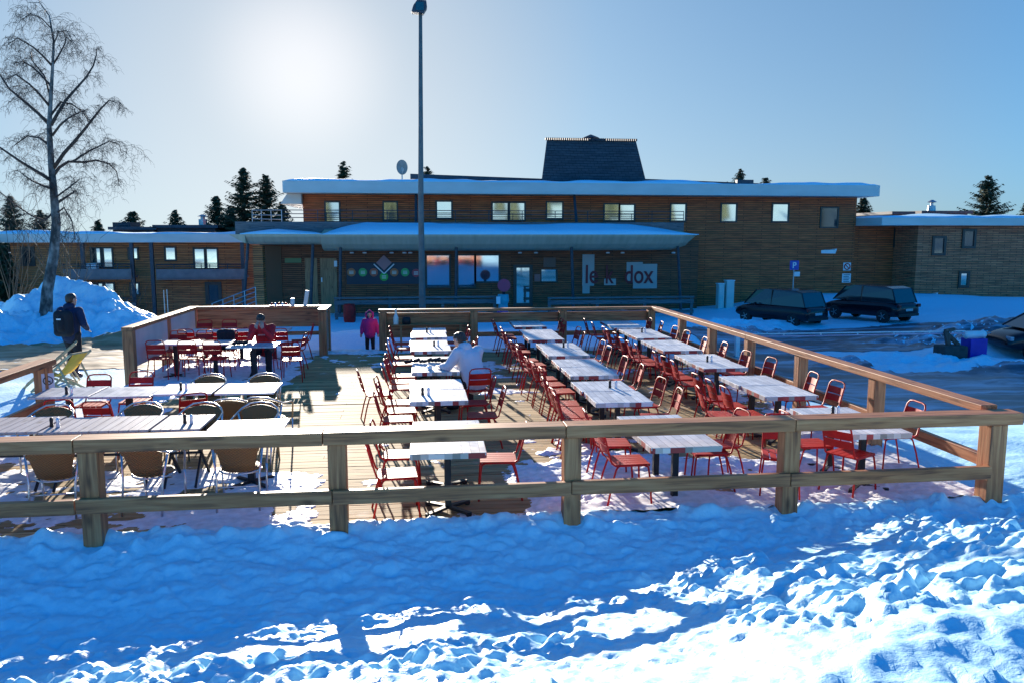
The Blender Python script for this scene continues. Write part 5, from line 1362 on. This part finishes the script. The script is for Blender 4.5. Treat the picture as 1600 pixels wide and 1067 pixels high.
# ------------------------------------------------------------------ parked cars
M['paint'] = noisy('dark_car_paint', [(.3, (.006, .008, .014)), (.7, (.010, .013, .022))], nscale=2, rough=.18, metal=.3)
M['tyre'] = noisy('tyre_rubber', [(.3, (.012, .012, .012)), (.7, (.03, .03, .03))], nscale=9, rough=.9)
def car(label, loc, rz, L=4.5, W=1.82, H=1.65, kind='suv', snow=True):
    t = thing('parked_car', label, 'car', loc, rz, 'dark cars in the car park')
    # side profile (y forward) stations: (y, z_sill, z_belt, z_roof, halfwidth scale)
    hw = W / 2
    st_ = [(-L / 2, .45, .80, .80, .80), (-L / 2 + .06, .32, .98, .98, .93), (-L / 2 + .35, .28, 1.05, 1.05, .98), (-L / 2 + .9, .26, 1.06, 1.06, 1), (0, .25, 1.04, 1.04, 1), (L / 2 - 1.35, .25, 1.02, 1.02, 1), (L / 2 - .8, .26, .98, .98, .98), (L / 2 - .25, .30, .86, .86, .92), (L / 2 - .03, .38, .72, .72, .80), (L / 2, .45, .62, .62, .7)]
    b = MB(); vs_ = []; K = 10
    for y, zs, zb_, _, sc in st_:
        w_ = hw * sc
        ring = [(-w_ * .9, zs), (-w_, zs + .15), (-w_ * 1.0, zb_ - .25), (-w_ * .95, zb_ - .04), (-w_ * .6, zb_), (w_ * .6, zb_), (w_ * .95, zb_ - .04), (w_, zb_ - .25), (w_, zs + .15), (w_ * .9, zs)]
        vs_ += [(x, y, z) for x, z in ring]
    fs_ = [tuple(range(K)), tuple((len(st_) - 1) * K + k for k in range(K))]
    for i in range(len(st_) - 1):
        for k in range(K): k2 = (k + 1) % K; fs_.append((i * K + k, i * K + k2, (i + 1) * K + k2, (i + 1) * K + k))
    b.add(vs_, fs_); body = b.build('body', M['paint'], t, smooth=True); 
    body.modifiers.new('sub', 'SUBSURF').levels = 1; body.modifiers['sub'].render_levels = 2
    g = MB(); yb = -L / 2 + (.18 if kind == 'suv' else .5); 
    cab = [(yb, 1.00, .78), (yb + .28, H - .10, .66), (yb + .7, H - .01, .64), (L * .08, H, .63), (L * .14 + .25, H - .08, .63), (L * .14 + .95, 1.0, .74)]
    vs_ = []; 
    for y, z, sc in cab: vs_ += [(-hw * sc * 1.12 if z < 1.1 else -hw * sc * 1.08, y, min(z, 1.0) if z < 1.1 else z)] + [(hw * sc * 1.12 if z < 1.1 else hw * sc * 1.08, y, z)]
    # greenhouse as dark glass, hull of cabin side polygons
    left = [(-hw * .88, y, 1.0) if i in (0, 5) else (-hw * (.80 - .06 * (z > H - .05)), y, z) for i, (y, z, sc) in enumerate(cab)]
    right = [(-x, y, z) for x, y, z in left]
    g.add(left + right, [tuple(range(6)), tuple(range(11, 5, -1))] + [(i, i + 6, (i + 1) % 6 + 6, (i + 1) % 6) for i in range(6)])
    g.build('windows', M['glass_dark'], t, bevel=.03)
    r = MB(); lf = [(x * 1.005, y, z + .006) for x, y, z in left[1:5]]; rt = [(-x, y, z) for x, y, z in lf]
    r.add(lf + rt + [(x, y, z - .05) for x, y, z in lf + rt], [(0, 1, 5, 4), (1, 2, 6, 5), (2, 3, 7, 6), (8, 12, 13, 9), (9, 13, 14, 10), (10, 14, 15, 11), (0, 8, 9, 1), (1, 9, 10, 2), (2, 10, 11, 3), (4, 5, 13, 12), (5, 6, 14, 13), (6, 7, 15, 14), (0, 4, 12, 8), (3, 11, 15, 7)])
    r.build('roof', M['paint'], t, bevel=.02)
    for a_, b_ in ((0, 1), (4, 5)):
        for sx in (0, 1):
            src = left if sx == 0 else right; MB().tube([src[a_], src[b_]], .035, 6).build('pillar', M['paint'], t)
    for sx in (-1, 1):
        pts_ = [(sx * hw * .86, L * -.02, 1.0), (sx * hw * .80, L * -.02, H - .02)]; MB().tube(pts_, .03, 6).build('pillar', M['paint'], t)
        MB().box((sx * (hw + .08), L * .16, 1.05), (.16, .10, .12)).build('mirror', M['paint'], t, bevel=.03)
        for yy in (-L / 2 + .82, L / 2 - .85):
            w = MB().lathe((sx * (hw - .11), yy, .34), [(.20, -.11), (.32, -.11), (.345, -.08), (.345, .08), (.32, .11), (.20, .11)], 24, 'X').build('wheel', M['tyre'], t, smooth=False)
            rm = MB().lathe((sx * (hw - .05), yy, .34), [(.21, -.03), (.21, .03), (.17, .035), (.05, .05)], 20, 'X')
            for k in range(5): a_ = 2 * PI * k / 5; rm.bar((sx * (hw + .0), yy, .34), (sx * (hw + .0), yy + .19 * math.cos(a_), .34 + .19 * math.sin(a_)), .03, .035)
            rm.build('rim', M['galv'], w)
        MB().box((sx * hw * .80, -L / 2 + .02, .88), (.22, .10, .16)).build('tail_light', mat('tail_red', (.16, .01, .01), .25), t, bevel=.02)
        MB().box((sx * hw * .72, L / 2 - .12, .70), (.30, .12, .13)).build('headlight', mat('lamp_clear', (.4, .45, .5), .1, .5), t, bevel=.02)
    pl = MB().bb(-.26, .26, -L / 2 - .018, -L / 2 + .06, .62, .74).build('number_plate', mat('plate_grey', (.45, .47, .5), .4), t)
    MB().bb(-hw * .85, hw * .85, -L / 2 - .0, -L / 2 + .1, .36, .50).build('bumper', M['black'], t, bevel=.02)
    return t
a, b_ = GP(1262, 500, -1.05); car('dark estate car with its rear plate towards us, left of the two parked together', (a - .7, b_ + 1.6, T1(a, b_ + 1.5) - .02), R(26), 4.6, 1.85, 1.8)
a, b_ = GP(1385, 498, -1.05); car('dark rounded car parked right of the other against the wood clad wing', (a - .1, b_ + 1.4, T1(a, b_ + 1.4) - .0), R(22), 4.5, 1.85, 1.8)
car('dark car at the right edge of the picture behind the snow mound', (21.4, 24.0, T1(21.4, 23.6) - .1), R(80), 4.4, 1.8, 1.5)
# ------------------------------------------------------------------ barrier by the car park
vb = 24.0
bx, bz = PV(1523, 521, vb); bg_ = T1(bx, vb)
cb = thing('barrier_cabinet', 'bright blue cabinet with a white snowy top at the barrier\'s right end', 'cabinet', (bx, vb, bg_))
zt_ = PV(1523, 515, vb)[1] - bg_
MB().bb(-.30, .30, -.25, .25, 0, zt_ - .28).build('body', noisy('deep_blue_paint', [(.3, (.010, .012, .30)), (.7, (.018, .022, .42))], nscale=3, rough=.4), cb, bevel=.02)
blob('snow_cap', [((-.26, 0, zt_ - .19), .13, (.27, 0, zt_ - .17), .13), ((-.2, .1, zt_ - .16), .11, (.22, -.1, zt_ - .15), .12)], M['white'], cb, .02, 3)
ua = U(1172, vb); z_a = Z(522, vb, 1300)
ba = thing('boom_gate', 'long thin pink and white barrier arm across the car park entrance', 'barrier', (ua, vb, z_a))
La = bx - .35 - ua
MB().bb(0, La, -.03, .03, .02, .05).build('upper_bar', M['white'], ba); MB().bb(0, La, -.03, .03, -.06, -.03).build('lower_bar', noisy('pink_bar', [(.3, (.6, .3, .42)), (.7, (.75, .5, .6))], nscale=1, rough=.5), ba)
for k in range(7): MB().bb(La * k / 6 - .015, La * k / 6 + .015, -.02, .02, -.03, .02).build('spacer', M['white'], ba)
wp_x, wp_y = GP(1151, 556, -.75)
wpz = T1(wp_x, wp_y); hp_ = PV(1151, 516, wp_y)[1] - wpz
wpo = thing('white_post', 'slim white post outside the right fence at the barrier\'s left end', 'post', (wp_x, wp_y, wpz - .05))
MB().bb(-.07, .07, -.07, .07, 0, hp_).build('shaft', M['white'], wpo, bevel=.01); MB().bb(-.085, .085, -.085, .085, hp_ + .002, hp_ + .04).build('cap', M['white'], wpo)
rx, rz_ = PV(1484, 560, vb - .1); rgz = T1(rx, vb - .1)
br_ = thing('barrier_rest', 'dark concrete block with a forked timber rest left of the blue cabinet', 'barrier rest', (rx, vb - .1, rgz - .02))
MB().bb(-.42, .42, -.3, .3, 0, .42).build('block', noisy('dark_concrete', [(.3, (.03, .035, .035)), (.7, (.07, .07, .065))], nscale=5, rough=.9, bump_s=.5), br_, bevel=.05)
f_ = MB(); f_.bar((-.08, 0, .4), (-.2, 0, .86), .12, .12); f_.bar((-.2, 0.01, .82), (.28, .01, .42), .10, .12); f_.bar((-.25, -.01, .88), (.08, -.01, .94), .10, .10); f_.build('fork', M['trunk'], br_)
o = MB().bar((0, 0, 0), (.75, -.5, .16), .16, .14).bar((.05, -.05, .1), (.3, .45, .12), .1, .1).build('dark_log', M['trunk'], bevel=.03); a, b_ = GP(1140, 487, -.75); o.location = (a, b_, T1(a, b_) + .05); tag(o, 'dark log half buried in the snow bank below the utility cabinets', 'log')

# ------------------------------------------------------------------ deckchairs by the left path
M['yellow'] = cloth('yellow_canvas', (.72, .42, .05)); M['pale_wood'] = wood('pale_deckchair_wood', 1, ((.35, .25, .13), (.52, .40, .22), (.62, .5, .3))); M['brownc'] = cloth('brown_canvas', (.10, .07, .05))
def deckchair(label, x, y, rz, fab):
    t = thing('deckchair', label, 'deckchair', (x, y, max(T1(x, y), -.1) - .0), rz, 'folding deckchairs')
    f1 = MB(); 
    for s_ in (-.29, .29): f1.bar((s_, -.62, .02), (s_, .62, .98), .03, .05)
    f1.bar((-.30, .60, .965), (.30, .60, .965), .035, .035); f1.bar((-.29, -.60, .035), (.29, -.60, .035), .035, .035); f1.build('long_frame', M['pale_wood'], t)
    f2 = MB()
    for s_ in (-.25, .25): f2.bar((s_, .55, .02), (s_, -.52, .42), .03, .05)
    f2.bar((-.25, -.50, .41), (.25, -.50, .41), .035, .035); f2.bar((-.25, .50, .04), (.25, .50, .04), .035, .035); f2.build('seat_frame', M['pale_wood'], t)
    f3 = MB()
    for s_ in (-.33, .33): f3.bar((s_, .62, .04), (s_, .25, .70), .025, .04)
    f3.bar((-.33, .60, .06), (.33, .60, .06), .03, .03); f3.build('prop', M['pale_wood'], t)
    c = MB(); n = 12; vs_ = []
    for i in range(n + 1):
        q = i / n; y_ = -.50 + 1.10 * q; z_ = .42 + .545 * q - .26 * math.sin(PI * q)
        vs_ += [(-.22, y_, z_), (.22, y_, z_)]
    m_ = len(vs_); vs_ += [(x_, y_, z_ - .006) for x_, y_, z_ in vs_]; fs_ = []
    for i in range(n): a_ = 2 * i; fs_ += [(a_, a_ + 1, a_ + 3, a_ + 2), (m_ + a_, m_ + a_ + 2, m_ + a_ + 3, m_ + a_ + 1), (a_, a_ + 2, m_ + a_ + 2, m_ + a_), (a_ + 1, m_ + a_ + 1, m_ + a_ + 3, a_ + 3)]
    c.add(vs_, fs_); c.build('sling', fab, t, smooth=True)
    return t
dk = deckchair('pale wood deckchair with a yellow canvas sling near the walking person', -7.12, 16.75, R(-112), M['yellow']); dk.scale = (.85, .85, .85)
dk = deckchair('dark slung deckchair leaning just left of the yellow one', -7.65, 17.55, R(-72), M['brownc']); dk.scale = (.8, .8, .9)

# ------------------------------------------------------------------ trees
def spruce(name, label, px, ytop, v, hw_px, seed, base=-2.5, wide=None, cat='tree', group='spruces beyond the buildings', top_open=0.0):
    r = random.Random(seed); x, zt2 = PV(px, ytop, v); Hh = zt2 - base
    t = thing(name, label, cat, (x, v, base), r.uniform(0, 6), group)
    MB().tube([(0, 0, 0), (.05, 0, Hh * .5), (0, 0, Hh * .98)], [.02 * Hh, .012 * Hh, .02], 7).build('trunk', M['trunk'], t)
    c = MB(); ratio = wide or .20; nl = int(34 + Hh * 1.6)
    for i in range(nl):
        q = (i + r.random()) / nl; z = Hh * (.14 + .86 * q)
        RR = Hh * ratio * ((1 - q) ** .72) * r.uniform(.72, 1.12) + .10
        nb = r.randint(6, 9); a0 = r.uniform(0, 6.3)
        for k in range(nb):
            a = a0 + 2 * PI * k / nb + r.uniform(-.3, .3); L = RR * r.uniform(.45, 1.2); zo = r.uniform(-.30, .30) * (1 - .5 * q)
            ca, sa = math.cos(a), math.sin(a); m = max(4, int(L / .17))
            up = .25 * q
            for j in range(m):
                s1 = (j + .4) / m; d = L * s1; zz = z + zo + up * d - .32 * d * (1 - q * .7) + r.uniform(-.04, .04) + (.22 * L * s1 * s1)
                for side in (-1, 1, 0):
                    if r.random() < .12: continue
                    le = (.24 + .30 * (1 - s1)) * r.uniform(.8, 1.3) * (1 if L > .5 else .6); an = a + side * r.uniform(.7, 1.1)
                    p = Vector((ca * d, sa * d, zz)); tip = p + Vector((math.cos(an) * le, math.sin(an) * le, -le * r.uniform(.15, .5))); w = .085 * r.uniform(.8, 1.4)
                    nrm = Vector((-math.sin(an), math.cos(an), r.uniform(-.4, .4))) * w
                    c.add([p - nrm, p + nrm, tip + nrm * .3 - Vector((0, 0, .05))], [(0, 1, 2)])
    me_o = c.build('crown', M['needle'], t)
    return t
SPR = [(15, 308, 80, 'dark spruce at the far left edge above the left wing roof'), (62, 331, 84, 'small spruce behind the birch trunk above the left roof'), (153, 346, 86, 'tiny spruce top right of the birch above the left roof'),
       (207, 331, 84, 'spruce top behind the grey flat block on the left'), (273, 329, 86, 'spruce top behind the long dark flat block'), (337, 308, 80, 'spruce left of the tallest one beside the canopy'),
       (379, 262, 76, 'tallest spruce left of the lodge roof'), (415, 275, 77, 'spruce touching the right side of the tallest one'), (440, 318, 79, 'short spruce squeezed against the lodge\'s left end'),
       (360, 322, 78, 'short spruce between the tallest one and its left neighbour'),
       (668, 262, 92, 'thin spruce tip just right of the lamp mast'), (1157, 266, 90, 'small spruce tip above the right part of the lodge roof'), (1197, 277, 94, 'tiny spruce tip farthest right above the lodge roof'),
       (1350, 310, 78, 'spruce in the gap between lodge and right wing'), (1545, 276, 74, 'large broad spruce above the right wing roof'), (1606, 316, 76, 'spruce at the right edge of the picture')]
for i, (px, yt, v_, lab) in enumerate(SPR):
    spruce('spruce_tree', lab, px, yt, v_, 0, 100 + i, wide=.34 if px not in (1545, 62, 207) else .42)
spruce('pine_tree', 'open crowned pine top above the left half of the lodge roof', 536, 255, 72, 0, 200, wide=.24, group=None)
for i, (px, yt, lab) in enumerate([(-15, 372, 'dark spruce below roof height at the left picture edge'), (4, 384, 'low dark spruce beside the left wing\'s end wall')]):
    spruce('spruce_tree', lab, px, yt, 60, 0, 300 + i, base=-3.2, wide=.26)

def birch():
    r = random.Random(12); V0 = 27.2
    bx_, _ = PV(72, 480, V0); bz_ = T1(bx_, V0) - .2
    t = thing('birch_tree', 'tall bare birch with drooping twigs rising from the snow heap on the left', 'tree', (bx_, V0, bz_))
    W = lambda px, py, dv=0: (PV(px, py, V0 + dv)[0] - bx_, dv, PV(px, py, V0 + dv)[1] - bz_)
    tr_ = [(68, 540), (71, 500), (74, 455), (84, 400), (88, 350), (84, 300), (80, 255), (77, 200), (79, 160), (82, 110), (84, 65), (77, 25), (62, 5), (45, 4)]
    rad = [.23, .20, .17, .15, .135, .115, .095, .075, .06, .045, .033, .022, .013, .007]
    MB().tube([W(*p) for p in tr_], rad, 9).build('trunk', M['birch'], t, smooth=True)
    limbs = [([(84, 285), (60, 270), (32, 253), (0, 231), (-25, 225)], .055, -1.2), ([(78, 196), (60, 178), (39, 160), (14, 139), (0, 117), (-8, 105)], .05, 1.2), ([(78, 167), (62, 148), (46, 132), (25, 117), (11, 124)], .035, -1.0),
             ([(80, 135), (66, 120), (53, 107), (36, 96), (22, 100)], .03, .8), ([(81, 103), (67, 88), (53, 75), (28, 60), (12, 70)], .03, -.8), ([(84, 274), (93, 262), (107, 253), (130, 254), (150, 251), (170, 256), (182, 268), (186, 285)], .05, .9),
             ([(84, 263), (100, 240), (117, 221), (132, 203), (146, 185), (158, 170), (171, 157), (181, 161)], .055, -.8), ([(80, 196), (90, 178), (103, 157), (118, 140), (135, 121), (146, 103), (151, 85), (150, 77)], .05, 1.0),
             ([(82, 212), (94, 196), (107, 185), (120, 178), (135, 172)], .035, -1.1), ([(114, 253), (126, 245), (142, 235), (157, 228), (171, 221), (186, 226), (190, 240)], .028, 1.2), ([(84, 100), (93, 85), (101, 70), (104, 58), (112, 66)], .022, .6),
             ([(80, 230), (62, 216), (43, 213), (22, 228)], .035, 1.5), ([(84, 297), (68, 291), (50, 283), (32, 270)], .03, -1.3), ([(86, 320), (98, 312), (118, 299)], .05, .2), ([(80, 180), (95, 160), (112, 163), (130, 176), (138, 190)], .03, 1.6),
             ([(78, 150), (70, 120), (50, 95), (48, 80)], .025, 1.0), ([(84, 70), (92, 50), (104, 48), (112, 62)], .015, -.5), ([(80, 45), (66, 30), (48, 22), (36, 30)], .014, .4), ([(86, 330), (70, 345), (50, 338), (20, 318), (0, 300)], .03, 1.0),
             ([(87, 335), (100, 325), (112, 345), (118, 375)], .025, -.6), ([(86, 310), (110, 292), (125, 280)], .025, -1.4)]
    br = MB(); tw = MB()
    def twig(p, d, L, depth):
        n = 5; pts = [p]; q = Vector(p); dd = Vector(d)
        for i in range(n):
            dd = (dd * .78 + Vector((r.uniform(-.22, .22), r.uniform(-.22, .22), -.16 - .10 * i))).normalized()
            q = q + dd * L / n; pts.append(q.copy())
        tw.tube(pts, [.006 * (1 - i / (n + 1)) * (.5 if depth else 1) + .0016 for i in range(n + 1)], 3, caps=False)
        if depth < 2:
            for i in range(1, n + 1):
                for _ in range(2 if depth == 0 else 1):
                    if r.random() < .66: twig(pts[i], (Vector((r.uniform(-1, 1), r.uniform(-1, 1), r.uniform(-.5, .7)))).normalized(), L * r.uniform(.35, .75), depth + 1)
    for pts, rr, dv in limbs:
        n = len(pts); P3 = [Vector(W(p[0], p[1], dv * i / (n - 1))) for i, p in enumerate(pts)]
        br.tube(P3, [rr * (1 - i / n) + .006 for i in range(n)], 6)
        for i in range(n - 1):
            seg = P3[i + 1] - P3[i]; m = max(3, int(seg.length / .13))
            if i == 0: m = m // 3
            for k in range(m):
                q = P3[i] + seg * (k + r.random()) / m
                twig(q, (seg.normalized() * .7 + Vector((r.uniform(-.9, .9), r.uniform(-.9, .9), r.uniform(.1, .9)))).normalized(), r.uniform(.3, .85), 0)
    for i in range(26):
        q = r.uniform(.30, .97); k = q * (len(tr_) - 1); a_ = int(k); P = Vector(W(*tr_[a_])).lerp(Vector(W(*tr_[min(a_ + 1, len(tr_) - 1)])), k - a_)
        twig(P, Vector((r.uniform(-1, 1), r.uniform(-1, 1), r.uniform(.2, .9))).normalized(), r.uniform(.6, 1.3), 0)
    b1 = br.build('branches', M['twig'], t, smooth=True); tw.build('twigs', M['twig'], t)
birch()
def shrub(label, px, py, v, hgt, n, seed):
    r = random.Random(seed); x, z = PV(px, py, v); g = T1(x, v)
    t = MB()
    for k in range(n):
        a = r.uniform(0, 6.3); q = Vector((r.uniform(-.1, .1), r.uniform(-.1, .1), 0)); d = Vector((math.cos(a) * .35, math.sin(a) * .35, 1)).normalized(); pts = [q.copy()]
        for i in range(5):
            d = (d + Vector((r.uniform(-.25, .25), r.uniform(-.25, .25), .0))).normalized(); q = q + d * hgt / 5 * r.uniform(.7, 1.1); pts.append(q.copy())
            if i > 0:
                e = (d + Vector((r.uniform(-.9, .9), r.uniform(-.9, .9), .1))).normalized(); t.tube([q.copy(), q + e * hgt * .18, q + e * hgt * .3 + Vector((0, 0, .04))], [.008, .005, .002], 3, caps=False)
        t.tube(pts, [.02, .016, .012, .009, .006, .003], 4, caps=False)
    o = t.build('bare_shrub', M['twig']); o.location = (x, v, g - .05); tag(o, label, 'shrub')
shrub('bare brown shrub in front of the left wing, right of the snow heap', 205, 480, 40, 3.6, 16, 1)
shrub('leafless bush beneath the birch\'s lower branches', 108, 440, 31, 3.6, 18, 2)
shrub('thin leafless bush at the left picture edge by the birch', 12, 440, 33, 5.2, 16, 3)
# thin twin stakes in front of the left wing
sk = thing('marker_stakes', 'pair of thin pale stakes standing before the left wing', 'stake', (U(251, 38), 38, T1(U(251, 38), 38)))
for dx, top in ((0, 454), (.14, 453)): MB().tube([(dx, 0, 0), (dx, 0, PV(251, top, 38)[1] - T1(U(251, 38), 38))], .02, 6).build('stake', M['galv'], sk)
# woods on the slope far behind the camera
wd = MB(); r = random.Random(5)
for i in range(260):
    x = r.uniform(-230, 230); y = r.uniform(-230, -95); z0 = float(ground_z(np.array([x]), np.array([y]))[0]); h = r.uniform(9, 16)
    wd.lathe((x, y, z0), [(h * .17, 1), (h * .10, h * .5), (.1, h)], 6)
tag(wd.build('far_wood', M['needle']), 'far wooded slope', kind='stuff')
